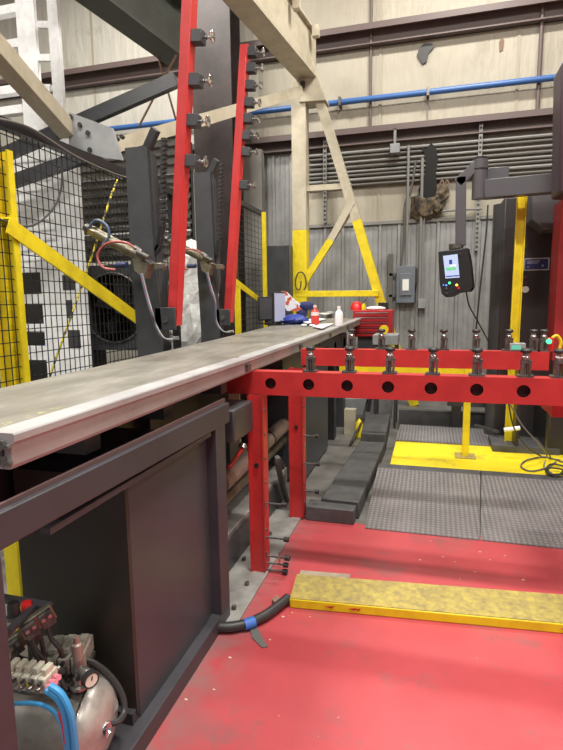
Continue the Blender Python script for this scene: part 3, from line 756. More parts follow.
def at(x, y, Y_): return px(x, y, Y=Y_)
# solenoid valve blocks (each a thing with coils)
def valve(name, lab, c, rz, n_, body, w=.028, L=.075, h=.05, coil=blackm):
    t = thing(name, lab, 'valve', c)
    rot = Matrix.Rotation(rz,3,'Z'); c = V(c)
    for k in range(n_):
        o = rot @ V((k*(w+.004)-(n_-1)*(w+.004)/2, 0, 0))
        mb = MB().cbox(c+o+V((0,0,h/2)), (w, L, h), rot)
        mb.build('valve_body', body, t, bevel=.003)
        q = c+o+V((0,0,h)); MB().cbox(q+V((0,0,.010)), (w*.7, L*.6, .02), rot).build('top_cap', body, t, bevel=.002)
        for s in (-1,1):
            e_ = c+o+rot @ V((0,s*L/2,h*.5)); dd = rot @ V((0,s,0))
            MB().cyl(e_, e_+dd*.02, w*.32, seg=10).build('port', steel, t)
        MB().cyl(c+o+rot @ V((0,-L/2-.001,h*.8)), c+o+rot @ V((0,-L/2-.012,h*.8)), w*.18, seg=8).build('screw', black, t)
    MB().cbox(c+V((0,0,-.008)), (n_*(w+.004)+.01, L*.8, .016), rot).build('manifold_base', steel_d, t)
    return t
valve('valve_manifold', 'dull silver valve manifold above the air tank next to the gauge', at(64,662,1.36), R(20), 4, mat('cast_alloy', (.60,.58,.52), .4, .4, col2=(.34,.32,.27), scale=30), .038, .13, .055)
valve('valve_manifold', 'grimy valve block with grey stem under the silver manifold', at(60,672,1.33), R(10), 2, steel_d, .04, .08, .05)
t = valve('valve_terminal', 'white valve terminal with pink fittings in front of the air tank', at(32,684,1.13), R(4), 5, mat('ivory_valve', (.72,.70,.60), .45, col2=(.55,.52,.40), scale=30), .023, .06, .045)
for dx, dy in ((.075,0),(.08,-.018),(.07,.02)):
    c = wloc(t)+V((dx,dy-.01,.03)); MB().cyl(c, c+V((.022,-.006,.006)), .008, seg=10).build('pink_fitting', pink, t)
for k in (-.03,.01): 
    c = wloc(t)+V((k,-.0315,.02)); MB().box(c.x,c.x+.012,c.y-.002,c.y,c.z,c.z+.008).build('sticker', yellow, t)
conn_m = mat('connector_blue_grey', (.03,.03,.035), .35, col2=(.10,.095,.08), scale=40)
for (x_, y_, rz_, lab) in ((26,632,-35,'black plug connector bank nearest the grey frame rail, left of the tank'), (42,615,-35,'black plug connector bank farther back under the red knob')):
    c = at(x_-5,y_+6,1.2); t = thing('connector_bank', lab, 'connector', c)
    rot = Matrix.Rotation(R(rz_),3,'Z') @ Matrix.Rotation(R(20),3,'X')
    MB().cbox(c, (.02,.10,.05), rot).build('bracket', olive, t, bevel=.002)
    for k in (-1,1):
        q = c+rot @ V((.018,k*.024,-.002)); MB().cbox(q, (.018,.04,.05), rot).build('plug', conn_m, t, bevel=.003)
        for j in (-1,1): MB().cyl(q+rot @ V((.009,j*.01,.01)), q+rot @ V((.016,j*.01,.01)), .006, seg=8).build('pin', steel, t)
        MB().tube([q+V((0,0,-.02)), q+V((.01,0,-.06)), q+V((.03,.01,-.10)), q+V((.02,.03,-.14))], .007).build('lead', black, t)
rgn = random.Random(3)
labs = ['black air hose drooping between the plugs and the white valve terminal','black air hose curving behind the white valve terminal','thin black hose rising beside the grimy valve block','thin dark hose crossing under the silver valve manifold']
for k, L in enumerate(([(8,650),(20,658),(34,662),(44,672),(50,682)], [(30,640),(36,655),(48,668),(58,676),(66,690)], [(40,635),(44,655),(46,670),(58,690),(70,695)], [(52,668),(60,682),(68,690),(74,684),(80,676)])):
    tag(MB().tube([at(x,y,1.22+.02*k) for x,y in L], .0075).build('air_hose', black), labs[k], 'hose')
t = thing('shutoff_fitting', 'bright chrome elbow fitting left of the white valve terminal', 'fitting', at(7,664,1.16))
c = wloc(t); MB().cyl(c, c+V((.012,0,.05)), .013).build('body', chrome, t); MB().cyl(c+V((.012,0,.05)), c+V((.014,0,.06)), .017, seg=6).build('nut', steel, t)
# mounting shelf bar with knobs
p0, p1 = at(-12,652,1.02), at(36,604,1.24)
t = thing('control_bar', 'grey angled bar carrying the black and red knobs above the air tank', 'bar', (p0+p1)/2)
MB().bar(p0, p1, .022, .012).build('bar', frame_m, t)
MB().bar(V(((p1.x+XE-.12)/2,p1.y,p1.z)), V((XE-.62,p1.y,p1.z)), .03, .012).build('support', frame_m, t)
def knob(nm, lab, x, y, Y_, m, r, h_):
    c = at(x,y,Y_); t = thing(nm, lab, 'knob', c)
    MB().lathe(c, (0,0,1), [(0,r),(h_*.85,r*.95),(h_,r*.8),(h_,0)], seg=18).build('knob', m, t); MB().lathe(c+V((0,0,-.012)), (0,0,1), [(0,r*1.15),(.012,r*1.15)], seg=18).build('base', steel_d, t)
knob('regulator_knob', 'round black regulator knob on the grey bar by the yellow post', 14,615,1.17,blackm,.018,.04)
knob('stop_knob', 'round red knob on the grey bar behind the black knob', 27,610,1.22,red_pl,.017,.026)
knob('sight_glass', 'clear grey round cap beside the red knob', 38,612,1.24,steel,.014,.016)
# hoses of the tank
tag(MB().tube([at(75,658,1.36),at(92,662,1.38),at(110,676,1.40),at(122,695,1.40),at(124,712,1.38),at(117,722,1.34),at(104,722,1.32)], .011).build('air_hose', black), 'outer black hose arching from the silver manifold down behind the tank end', 'hose')
tag(MB().tube([at(78,664,1.36),at(92,670,1.38),at(106,681,1.39),at(114,697,1.39),at(116,708,1.37),at(110,716,1.34)], .008).build('air_hose', conduit_d), 'inner thinner hose arching beside the outer black hose by the tank', 'hose')
for (L, m_, lab) in (([(46,690),(57,698),(64,712),(68,735),(70,760)], blue_hose, 'left of the two thick blue hoses hanging in front of the air tank'), ([(50,686),(61,694),(70,712),(74,735),(76,760)], blue_hose, 'right of the two thick blue hoses hanging in front of the air tank'), ([(8,704),(25,703),(42,705),(56,714),(64,735),(66,760)], blue_hose, 'blue hose running left from the bundle in front of the tank'), ([(60,712),(64,730),(66,760)], red_pl, 'thin red hose next to the blue hoses in front of the tank')):
    tag(MB().tube([at(x,y,1.08) for x,y in L], .0095 if m_ is blue_hose and L[0][0] > 8 else .006).build('air_hose', m_), lab, 'hose')
# yellow perforated upright seen under the table
a, b_ = px(6,575,Y=1.9), px(19,575,Y=1.9)
t = thing('perforated_upright', 'yellow punched upright seen under the table behind the black knob', 'post', (a.x,1.9,0))
MB().box(a.x,b_.x,1.9,1.93,0,1.05).build('upright', yellow, t)
for zz in (.45,.50,.62,.7,.8): c = V(((a.x+b_.x)/2,1.9,zz)); MB().cyl(c, c+V((0,-.004,0)), .006, seg=8).build('hole', black, t)

# =============================================================== RED BEAMS
def clamp_parts(t, base, scale=1., facing=(0,0,1)):
    """upright stop clamp: foot, C bracket, spindle, pad"""
    b0 = V(base); s = scale
    br = MB().cbox(b0+V((0,0,.004*s)), (.056*s,.05*s,.008*s)).cbox(b0+V((.014*s,0,.030*s)), (.008*s,.04*s,.05*s)).cbox(b0+V((-.010*s,0,.030*s)), (.010*s,.034*s,.05*s)).cbox(b0+V((.002*s,0,.058*s)), (.036*s,.036*s,.010*s))
    br = br.build('stop_clamp', steel_d, t, smooth=False)
    MB().lathe(b0+V((0,0,.008*s)), (0,0,1), [(0,.006*s),(.055*s,.006*s),(.056*s,.013*s),(.066*s,.016*s),(.074*s,.010*s),(.082*s,.010*s)], seg=12).build('spindle', steel, br)
    MB().lathe(b0+V((0,0,.088*s)), (0,0,1), [(0,.012*s),(.004*s,.019*s),(.012*s,.020*s),(.018*s,.016*s),(.018*s,0)], seg=16).build('pad', black, br)
    return br
def cross_beam(lab, Yb, zt, zb, x0, x1, wy, clamps, holes, cut_x=None):
    t = thing('cross_beam', lab, 'beam', ((x0+x1)/2,Yb,zb))
    mb = MB()
    Hh = zt-zb; hr = .031; zcn = (zt+zb)/2
    # front and back webs with round holes, built as strips
    for yy in (Yb, Yb+wy-.006):
        xs = [x0]+[v for h in holes for v in (h-.06, h+.06)]+[x1]
        for i in range(0, len(xs), 2): mb.box(xs[i],xs[i+1],yy,yy+.006,zb,zt)
        for h in holes:
            seg = 24; iA=[];oA=[];iB=[];oB=[]
            for k in range(seg):
                th = 2*math.pi*k/seg; cx_, cz_ = math.cos(th), math.sin(th)
                sc = min(.06/abs(cx_) if abs(cx_)>1e-6 else 9, (Hh/2)/abs(cz_) if abs(cz_)>1e-6 else 9)
                iA.append(mb.bm.verts.new((h+hr*cx_,yy,zcn+hr*cz_))); oA.append(mb.bm.verts.new((h+sc*cx_,yy,zcn+sc*cz_)))
                iB.append(mb.bm.verts.new((h+hr*cx_,yy+.006,zcn+hr*cz_))); oB.append(mb.bm.verts.new((h+sc*cx_,yy+.006,zcn+sc*cz_)))
            # corners
            for k in range(seg):
                j = (k+1) % seg
                mb.bm.faces.new((iA[k],oA[k],oA[j],iA[j])); mb.bm.faces.new((iB[j],oB[j],oB[k],iB[k])); mb.bm.faces.new((iA[j],iB[j],iB[k],iA[k]))
            for sx in (-1,1):
                for sz in (-1,1):
                    # small corner fill so the web is closed
                    pts = [(h+sx*.06,zcn+sz*Hh/2)]
                    ks = [k for k in range(seg) if math.cos(2*math.pi*k/seg)*sx > -1e-6 and math.sin(2*math.pi*k/seg)*sz > -1e-6]
                    vs_ = sorted([(oA[k].co.x, oA[k].co.z) for k in ks], key=lambda q: math.atan2((q[1]-zcn)*sz, (q[0]-h)*sx))
                    # find the pair that straddles the corner
                    for u, w in zip(vs_, vs_[1:]):
                        if abs(abs(u[0]-h)-.06) < 1e-5 and abs(abs(w[1]-zcn)-Hh/2) < 1e-5 and not (abs(abs(w[0]-h)-.06) < 1e-5 and abs(abs(u[1]-zcn)-Hh/2)<1e-5):
                            mb.prism([(u[0],yy,u[1]),(pts[0][0],yy,pts[0][1]),(w[0],yy,w[1])], (0,.006,0))
    mb.box(x0,x1,Yb+.006,Yb+wy-.006,zt-.006,zt); mb.box(x0,x1,Yb+.006,Yb+wy-.006,zb,zb+.006); mb.box(x1-.006,x1,Yb+.006,Yb+wy-.006,zb+.006,zt-.006)
    mb.build('beam', red, t, smooth=False)
    MB().box(x0+.05,x1-.05,Yb+wy*.45,Yb+wy*.55,zb+.006,zt-.006).build('hole_backing', mat('beam_inside_shade', (.05,.012,.012), .6), t)  # dark red sheet added so the holes show a shaded inside
    for x_ in clamps: clamp_parts(t, (x_, Yb+wy*.5, zt), 1.3)
    return t
YB1, YB2 = 2.72, 3.60
zt1, zb1 = px(400,375,Y=YB1).z, px(400,400,Y=YB1).z
yc1 = YB1+.045
fx = [px(x,362,Y=yc1).x for x in (310.5,349.5,390,433,477,525.6,559)]
hx = [px(x,385,Y=YB1).x for x in (270.5,308.5,347,388,431,477,524,575)]
cross_beam('front red cross beam with round holes and a row of seven stop clamps', YB1, zt1, zb1, -1.42, 1.0, .09, fx, hx)
zt2, zb2 = px(430,350.5,Y=YB2).z, px(430,368,Y=YB2).z
rx = [px(x,341,Y=YB2+.045).x for x in (351.7,381.4,411.5,443.7,476,508.7,533.4,543.5)]
cross_beam('rear red cross beam without holes, parallel behind the front beam', YB2, zt2, zb2, px(301,355,Y=YB2).x, px(549.5,355,Y=YB2).x, .09, rx, [])
# carriage at right end of beams
a = px(558,400,Y=YB1+.01)
tag(MB().box(a.x,a.x+.25,YB1+.12,YB1+.62,px(550,417,Y=YB1+.12).z,zb1+.05).build('beam_carriage', red), 'red end block below the right end of the front cross beam', 'beam carriage')

# red vertical posts
def red_post(lab, x0, x1, Y_, ztop, pins, pin_x=None):
    t = thing('red_post', lab, 'post', ((x0+x1)/2,Y_,.012))
    w = x1-x0
    MB().box(x0,x0+.006,Y_,Y_+.09,.012,ztop).box(x0+.006,x1,Y_+.004,Y_+.010,.012,ztop).box(x1-.004,x1,Y_-.004,Y_+.09,.012,ztop).build('channel', red, t, smooth=False)
    MB().box(x0-.005,x0+.006,Y_-.01,Y_+.0,.012,ztop).build('flange', red, t)
    z = .12
    while z < ztop-.05:
        MB().cyl((x1,Y_+.03,z),(x1+.006,Y_+.03,z),.008,seg=8).build('bolt', steel_d, t); z += .14
    c = V(((x0+x1)/2,Y_+.002,ztop*.62)); MB().cyl(c, c+V((0,-.008,0)), .013, seg=12).build('plug', blackm, t)
    for (zz, L, kind) in pins:
        pb = MB().cyl((x1,Y_+.03,zz),(x1+L,Y_+.03,zz),.0055,seg=8).build('pin', steel_d, t)
        MB().cyl((x1+L,Y_+.03,zz),(x1+L+.028,Y_+.03,zz),.015,seg=12).build('rubber_tip', black, pb)
        if kind: 
            MB().cbox((x1+L*.7,Y_+.03,zz), (.008,.02,.055)).build('cross_arm', steel, pb)
    return t
def zpx(x,y,Y_): return px(x,y,Y=Y_).z
Ya = 2.70
xa0, xa1 = px(250.5,500,Y=Ya).x, px(264,500,Y=Ya).x
red_post('nearer red post standing on the floor plate with black tipped pins', xa0, xa1, Ya, zb1, [(zpx(275,506,Ya),.095,0),(zpx(278,541,Ya),.105,0),(zpx(280,560,Ya),.11,1),(zpx(280,567,Ya),.10,0),(zpx(280,577,Ya)+.02,.095,0)])
Yb_ = 3.50
xb0, xb1 = px(290,450,Y=Yb_).x, px(303,450,Y=Yb_).x
red_post('farther red post standing behind the nearer one under the beams', xb0, xb1, Yb_, zb2-.01, [(zpx(312,437,Yb_),.08,0),(zpx(312,465,Yb_),.085,0),(zpx(312,493,Yb_),.08,0),(zpx(312,521,Yb_)+.02,.085,0)])
MB_ = None

# =============================================================== RAISED ARMS
def arm_station(lab_arm, lab_piv, lab_cyl, lab_ch, Yp, k, dx, npads, zpads, ztop, xb, xt, zb, dz, chpx):
    # pivot post: two charcoal plates
    t = thing('pivot_bracket', lab_piv, 'bracket', (xb-.25,Yp,0))
    w0, w1 = xb-.262, xb-.06
    zt_ = 2.52+(dz-.03)*1.9
    MB().prism([(w0,Yp,zt_),(w0+.16,Yp,zt_),(w0+.175,Yp,1.9),(w0+.21,Yp,1.45),(w0+.21,Yp,.0),(w0+.02,Yp,0),(w0+.02,Yp,1.35),(w0+.005,Yp,1.8)], (0,.02,0)).build('front_plate', char, t)
    MB().prism([(w0+.155,Yp+.02,zt_-.02),(w0+.155,Yp+.10,zt_-.06),(w0+.175,Yp+.10,1.75),(w0+.175,Yp+.02,1.6)], (.02,0,0)).build('side_plate', char, t)
    MB().box(w0+.02,w0+.20,Yp+.02,Yp+.12,0,1.5).build('rear_body', blackm, t)
    MB().bar((w0+.12,Yp+.05,zt_-.03),(w0+.22,Yp+.02,zt_+.1),.05,.045,up=(0,1,0)).build('top_stop', char, t)
    MB().box(xb-.10,xb+.05,Yp+.0,Yp+.02,zb-.03,zb+.12).build('hinge_plate', char, t, bevel=.004)
    MB().cyl((xb-.02,Yp,zb+.04),(xb-.02,Yp-.012,zb+.04),.022,seg=16).build('hinge_pin', steel_d, t)
    # arm
    a = thing('raised_arm', lab_arm, 'arm', (xb,Yp+.1,1.3))
    A0, A1 = V((xb,Yp+.08,zb)), V((xt,Yp+.08,ztop))
    MB().bar(A0, A1, .08, .066, up=(1,0,0)).build('beam', red, a, bevel=.004)
    dd = (A1-A0).normalized(); side = V((dd.z,0,-dd.x))
    MB().bar(A0+side*.036, A1+side*.036, .084, .006, up=(1,0,0)).build('wear_strip', mat('bright_red_edge', (.62,.03,.03), .35), a)
    for zz in zpads:
        f = (zz-A0.z)/(A1.z-A0.z); c = A0+(A1-A0)*f+side*.07
        rot = Matrix(((side.x,0,dd.x),(0,1,0),(side.z,0,dd.z)))
        blk = MB().cbox(c, (.085,.075,.075), rot).build('stop_block', char, a, bevel=.004)
        MB().lathe(c+side*.0425, side, [(0,.008),(.012,.008),(.014,.014),(.022,.014),(.024,.007),(.05,.007)], seg=12).build('spindle', steel, blk)
        MB().lathe(c+side*.09, side, [(0,.008),(.004,.032),(.012,.036),(.016,.031),(.012,.014),(.012,0)], seg=18).build('pad', chrome, blk)
    # cylinder
    cy = thing('air_cylinder', lab_cyl, 'cylinder', (xb-.4,Yp-.08,1.7))
    p0 = V((xb-.455,Yp-.08,1.965+dz)); p1 = V((xb-.15,Yp-.08,1.81+dz)); p2 = V((xb+.0,Yp-.08,1.735+dz))
    u = (p1-p0).normalized()
    MB().cyl(p0, p1, .034, seg=20).build('barrel', olive, cy)
    MB().cyl(p0-u*.05, p0, .038, seg=6).build('rear_cap', olive, cy); MB().cyl(p1, p1+u*.05, .04, seg=6).build('front_cap', olive, cy)
    MB().sphere(p0-u*.08, .03).build('rear_eye', steel_d, cy)
    MB().cyl(p0-u*.08+V((0,-.03,0)), p0-u*.08+V((0,.03,0)), .012, seg=10).build('rear_pin', black, cy)
    MB().cyl(p1, p2, .012).build('rod', chrome, cy)
    MB().cbox(p2, (.06,.05,.045)).build('clevis', olive, cy, bevel=.005)
    MB().cyl(p2+V((.02,-.03,0)), p2+V((.02,.03,0)), .014, seg=12).build('clevis_pin', steel, cy)
    MB().prism([p1+V((-.02,-.045,-.02)),p1+V((.09,-.045,-.06)),p1+V((.06,-.045,-.15)),p1+V((-.01,-.045,-.10))], (0,.08,0)).build('trunnion_bracket', olive, cy)
    MB().cyl(p1+V((.02,-.05,.02)), p1+V((.10,-.05,-.02)), .018).build('valve', steel_d, cy)
    MB().cyl(p1+V((.0,-.045,.05)), p1+V((.05,-.045,.02)), .014).build('flow_control', steel, cy)
    MB().cyl(p1+V((-.14,-.05,-.06)), p1+V((-.06,-.05,-.06)), .02).build('muffler', mat('navy_plastic', (.03,.035,.10), .4), cy)
    q = p1+V((.02,-.05,.03))
    MB().tube([q, q+V((-.08,0,.05)), q+V((-.20,-.02,.05)), q+V((-.28,-.02,-.02)), q+V((-.25,-.02,-.10)), q+V((-.16,-.01,-.12))], .008).build('red_hose', mat('dull_red_hose', (.40,.10,.09), .4), cy)
    q = p0
    MB().tube([q+V((-.04,-.03,.03)), q+V((.02,-.03,.08)), q+V((.10,-.03,.04)), q+V((.11,-.03,-.03)), q+V((.06,-.03,-.08))], .009).build('blue_hose', mat('slate_hose', (.08,.12,.20), .4), cy)
    # hose bundle dropping to the table edge
    hb = thing('hose_bundle', lab_cyl.split(' ')[0]+' bundle of thin coloured hoses falling from the '+('nearer' if k == 0 else 'farther')+' air cylinder to the table edge', 'hoses', (xb-.05,Yp-.08,1.28))
    hb['label'] = ('nearer' if k == 0 else 'farther')+' bundle of thin coloured hoses falling from the air cylinder to the table edge'
    for j, m_ in enumerate((conduit_d, blue_hose, red_pl, lightgrey)):
        o = V((j*.010, -.01*j, 0))
        MB().tube([p1+V((.04,-.06,-.12))+o, p1+V((.07,-.06,-.25))+o, p1+V((.11,-.07,-.38))+o, V((xb-.06,Yp-.09,zb+.02))+o, V((xb-.0,Yp-.10,zb-.07))+o, V((xb+.06,Yp-.09,zb-.085))+o], .0055).build('hose', m_, hb)
    c = V((xb+.09,Yp-.10,zb-.09)); MB().cyl(c+V((-.02,0,.01)), c+V((.03,0,.015)), .014).build('fitting', chrome, hb)
    # cable chain
    ch = thing('cable_chain', lab_ch, 'cable chain', (xb-.08,Yp+.12,1.7))
    n_ = 36
    pts = []
    for j in range(n_):
        f = j/(n_-1)*(len(chpx)-1); q_ = min(int(f), len(chpx)-2); f -= q_
        pts.append(px(*chpx[q_], Y=Yp+.03).lerp(px(*chpx[q_+1], Y=Yp+.03), f))
    mb = MB()
    for j in range(n_): mb.cbox(pts[j], (.03,.03,.022)).cbox(pts[j]+V((.016,0,0)), (.006,.04,.012))
    mb.build('links', black, ch, smooth=False)
    return a
def solve(x, y, Yv): return px(x, y, Y=Yv)
Y1a = 3.20
b0, t0 = solve(174,325,Y1a+.08), solve(192,-60,Y1a+.08)
pz = [solve(195,y,Y1a+.08).z for y in (37,80,120,160)]
arm_station('nearer tall red arm raised upright at the table back edge with spaced black stop blocks', 'charcoal steel pivot bracket carrying the nearer red arm behind the table', 'nearer olive air cylinder with red looped hose pushing the nearer red arm', 'black cable chain hanging left of the nearer red arm', Y1a, 0, 0, 4, pz, t0.z, b0.x, t0.x, b0.z, .05, [(164,140),(163,180),(162,225),(159,246),(153,256)])
Y2a = 4.55
b1, t1 = solve(228,322,Y2a+.08), solve(245,46,Y2a+.08)
pz = [solve(250,y,Y2a+.08).z for y in (52,68,85,102,118,135,151,184)]
arm_station('farther red arm raised upright with eight black stop blocks close together', 'charcoal steel pivot bracket carrying the farther red arm near the white bundle', 'farther olive air cylinder pushing the farther red arm', 'black cable chain hanging left of the farther red arm', Y2a, 1, 0, 8, pz, t1.z, b1.x, t1.x, b1.z, .13, [(221,165),(220,200),(219,240),(217,256),(213,263)])

# =============================================================== FLOOR THINGS, RIGHT
# yellow step
YS0 = 2.42
c0 = px(289.5,608,Z=0); c1 = px(563,634,Z=0)
hz = .05
BL = px(296.5,574,Z=.05)
u = (V((c1.x,c1.y,0))-V((c0.x,c0.y,0))).normalized(); w_ = V((-u.y,u.x,0))
A = V((c0.x,c0.y,0)); B_ = A+u*1.9
t = thing('floor_curb', 'long yellow painted curb with worn dirty top on the red floor', 'curb', (A+B_)/2)
MB().prism([A, B_, B_+w_*.27, V((BL.x,BL.y,0))], (0,0,hz)).build('bar', yellow, t, bevel=.006)
MB().prism([A+V((0,.0,hz))+u*.004+w_*.004, B_+V((0,0,hz))+w_*.004, B_+w_*.266+V((0,0,hz)), V((BL.x+.004,BL.y-.004,hz))], (0,0,.003)).build('worn_top', yellow_dirty, t)
for (f, L) in ((.18,.05),(.30,.04),(.33,.03),(1.28,.05)):
    c = A+u*f+V((0,0,.028)); MB().prism([c-w_*.001, c+u*L-w_*.001+V((0,0,.006)), c+u*L*.7-w_*.001+V((0,0,-.008))], -w_*.002).build('paint_chip', mat('chip_red', (.45,.04,.02), .6), t)
A2 = A+w_*.275+u*.01
tag(MB().prism([A2, A2+u*.28, A2+u*.28+w_*.05, A2+w_*.05], (0,0,.035)).build('wooden_batten', mat('grey_wood', (.36,.30,.22), .8, col2=(.25,.21,.17), scale=12)), 'short grey wooden batten behind the left end of the yellow curb', 'batten')

# diamond tread ramps
ZP = .10
def tread(lab, xa, xb_, y0, y1):
    t = thing('tread_ramp', lab, 'ramp', ((xa[0]+xb_[0])/2,(y0+y1)/2,0))
    MB().prism([(xa[0],y0,.008),(xb_[0],y0,.008),(xb_[1],y1,ZP),(xa[1],y1,ZP)], (0,0,-.008)).build('tread_plate', dia_m, t)
    MB().prism([(xa[1],y1,ZP),(xb_[1],y1,ZP),(xb_[1],y1+.12,ZP+.0),(xa[1],y1+.12,ZP+.0)], (0,0,-.01)).build('top_lip', block_m, t)
    return t
yf = 3.46; ym = px(470,474,Z=ZP).y; yb = ym+.12
xL0, xL1 = px(365,528,Z=0).x, px(377,470,Z=ZP).x
xm0 = px(480,541,Z=0).x; xm1 = px(481,475,Z=ZP).x
tread('left diamond tread plate ramp on the red floor before the yellow platform', (xL0,xL1), (xm0-.004,xm1-.004), yf, ym)
tread('right diamond tread plate ramp reaching the right edge of the photo', (xm0+.004,xm1+.004), (1.7,1.7), yf, ym)
# yellow platform
yk = px(430,443,Z=ZP).y
xk0 = px(389,468,Z=ZP).x
tag(MB().box(xk0,2.3,yb+.004,yk,0,ZP).build('yellow_platform', mat('platform_yellow', (.78,.62,.015), .5, col2=(.45,.36,.04), scale=5, detail=9, lo=.55, hi=.72), bevel=.003), 'low yellow painted platform behind the diamond tread ramps', 'platform')
t = tag(MB().box(xk0,1.3,yk+.004,yk+.75,0,ZP+.005).build('tread_platform', dia_m), 'dark diamond tread strip behind the yellow platform', 'platform')
a0 = px(440,424,Z=ZP)
tag(MB().box(-.35,1.25,yk+.9,yk+1.3,0,.19).box(-.35,1.25,yk+.9,yk+.93,.19,.25).build('concrete_kerb', block_m), 'low dark steel trough at the wall end behind the tread strip', 'trough')
# guard rail
Yg = 5.05
xg = px(466,430,Y=Yg).x
zg = px(440,369.5,Y=Yg).z
t = thing('guard_rail', 'yellow guard rail with one post standing on the platform behind the red beams', 'guard rail', (xg,Yg,ZP))
MB().box(xg-.03,xg+.03,Yg-.03,Yg+.03,ZP,zg+.03).build('post', yellow, t, bevel=.003)
MB().box(-.85,xg+.03,Yg-.02,Yg+.02,zg-.05,zg+.02).build('rail', yellow, t, bevel=.003)
MB().box(xg-.09,xg+.09,Yg-.09,Yg+.09,ZP,ZP+.01).build('foot_plate', yellow_dirty, t)
# dark blocks left of ramp
zb_ = .13
P4 = [px(x,y,Z=zb_) for x,y in ((321,498),(359,502),(385,442),(360,441))]
tag(MB().prism([V((p.x,p.y,.0)) for p in P4], (0,0,zb_)).build('floor_duct', block_m, bevel=.01), 'long dusty black steel duct on the floor left of the tread ramp', 'duct')
x0_, x1_ = px(303,520,Z=.0).x-.08, px(353,524,Z=0).x
tag(MB().box(-.83,px(354,525,Z=0).x,px(352,525,Z=0).y,px(352,525,Z=0).y+.15,0,.105).build('floor_bar', block_m, bevel=.006), 'short black steel bar lying across the front of the floor duct', 'bar')
P4 = [px(x,y,Z=.19) for x,y in ((361,433),(386,434),(390,414),(366,414))]
tag(MB().prism([V((p.x,p.y,0)) for p in P4], (0,0,.19)).build('floor_duct', block_m, bevel=.01), 'farther raised black duct section behind the long floor duct', 'duct')
# hose on floor with tape
t = thing('floor_hose', 'thick black hose on the red floor between the machine and the yellow curb', 'hose', (-.8,2.3,0))
MB().tube([px(212,626,Z=.03),px(228,627,Z=.03),px(245,624,Z=.03),px(264,616,Z=.03),px(278,606,Z=.03),px(288,598,Z=.03)], .024, seg=12).build('hose', black, t)
MB().tube([px(244,625,Z=.03),px(249,623.5,Z=.03),px(254,621.5,Z=.03)], .0265, seg=12, smooth=0).build('blue_tape', blue_tape, t)
tag(MB().prism([px(249,625,Z=.008),px(257,628,Z=.002),px(268,647,Z=.002),px(262,648,Z=.002),px(252,638,Z=.002)], (0,0,.003)).build('tape_scrap', conduit_d), 'grey strip of tape lying on the red floor below the blue tape', 'scrap')
# litter
mb = MB()
for (x_,y_) in ((230,658),(161,655),(292,613),(270,640),(431,541),(443,557),(490,560),(475,572),(460,579),(523,580),(186,700),(310,617),(283,617),(455,562),(505,556),(480,552),(420,560),(272,608),(214,690),(260,618)):
    c = px(x_,y_,Z=.0); s_ = random.uniform(.004,.010)
    mb.prism([c+V((s_*math.cos(u_),s_*.6*math.sin(u_),0)) for u_ in (0,1.5,2.8,4.4)], (0,0,.003))
tag(mb.build('floor_crumbs', mat('pale_crumbs', (.6,.5,.42), .8)), 'scattered pale crumbs and chips of dirt on the red floor', 'debris', kind='stuff')
tag(MB().prism([px(272,603,Z=0),px(277,598,Z=0),px(280,602,Z=0),px(276,607,Z=0)], (0,0,.02)).build('scrap_flake', rust), 'small brown flake of scrap beside the thick floor hose', 'scrap')

# =============================================================== PENDANT CONTROL
YH = 5.2
c = px(456,250,Y=YH)
t = thing('control_pendant', 'black touch screen control panel hanging from a grey bent arm', 'control panel', (c.x,YH,px(450,297,Y=YH).z))
ol = [(438,251.5),(467,247.5),(470,262),(472.5,287),(470,291.5),(458,293),(452,296.5),(446,297.5),(441.5,294),(439.5,284)]
MB().prism([px(x,y,Y=YH) for x,y in ol], (.03,.12,0)).build('housing', blackm, t, bevel=.008)
f_ = lambda L, dy=.012, Yv=YH-.002: MB().prism([px(x,y,Y=Yv) for x,y in L], (0,-dy,0))
f_([(443,256),(457.5,254),(459.5,277.5),(445.5,278.5)],.004).build('screen', screen_m, t)
f_([(445.5,268),(455.5,266.8),(456,269.5),(446.5,270.5)],.003,YH-.006).build('screen_text_bar', screen_g, t)
f_([(450,265.2),(456,264.6),(456,266),(450,266.4)],.003,YH-.006).build('screen_text_bar', screen_w, t)
f_([(449,260),(452,259.6),(452.3,264),(449.3,264.4)],.003,YH-.006).build('screen_icon', blue, t)
f_([(446,276),(459,275),(459.2,276),(446,277)],.003,YH-.006).build('screen_text_bar', blue, t)
for (x_,y_,m_,r_) in ((449.5,283,led_g,.012),(446.3,285.3,led_b,.008),(456.7,285,led_y,.011),(458.5,288,red_pl,.013),(446.5,288.3,steel,.008),(446.8,293,char,.012),(460,254,char,.010),(443.5,285,led_b,.006)):
    q = px(x_,y_,Y=YH); MB().cyl(q, q+V((0,-.014,0)), r_, seg=12).build('button', m_, t)
MB().cyl(px(456,249,Y=YH+.06), px(456,244,Y=YH+.06), .065, seg=20).build('collar', steel_d, t)
t = thing('pendant_arm', 'grey jointed steel arm reaching left from the dark machine to the control panel', 'arm', px(479,195,Y=YH))
YQ = YH+.06
MB().bar(px(460.5,246,Y=YQ), px(461,177,Y=YQ), .085, .09, up=(1,0,0)).build('drop_tube', grey_tube, t, bevel=.006)
MB().bar(px(457.5,184,Y=YQ), px(477,165,Y=YQ), .085, .085, up=(0,1,0)).build('elbow_tube', grey_tube, t, bevel=.006)
q0, q1 = px(479,199,Y=YQ), px(479,160,Y=YQ)
MB().cyl((q0.x,YQ,q0.z),(q0.x,YQ,q1.z),.065,seg=24).build('swivel_post', grey_tube, t)
MB().cyl((q0.x,YQ,q1.z-.09),(q0.x,YQ,q1.z-.08),.068,seg=24).build('joint_ring', blackm, t)
MB().cyl((q0.x,YQ,q1.z),(q0.x,YQ,q1.z+.02),.058,seg=24).build('swivel_cap', blackm, t)
a, b_ = px(484,190,Y=YQ), px(558,188,Y=YQ)
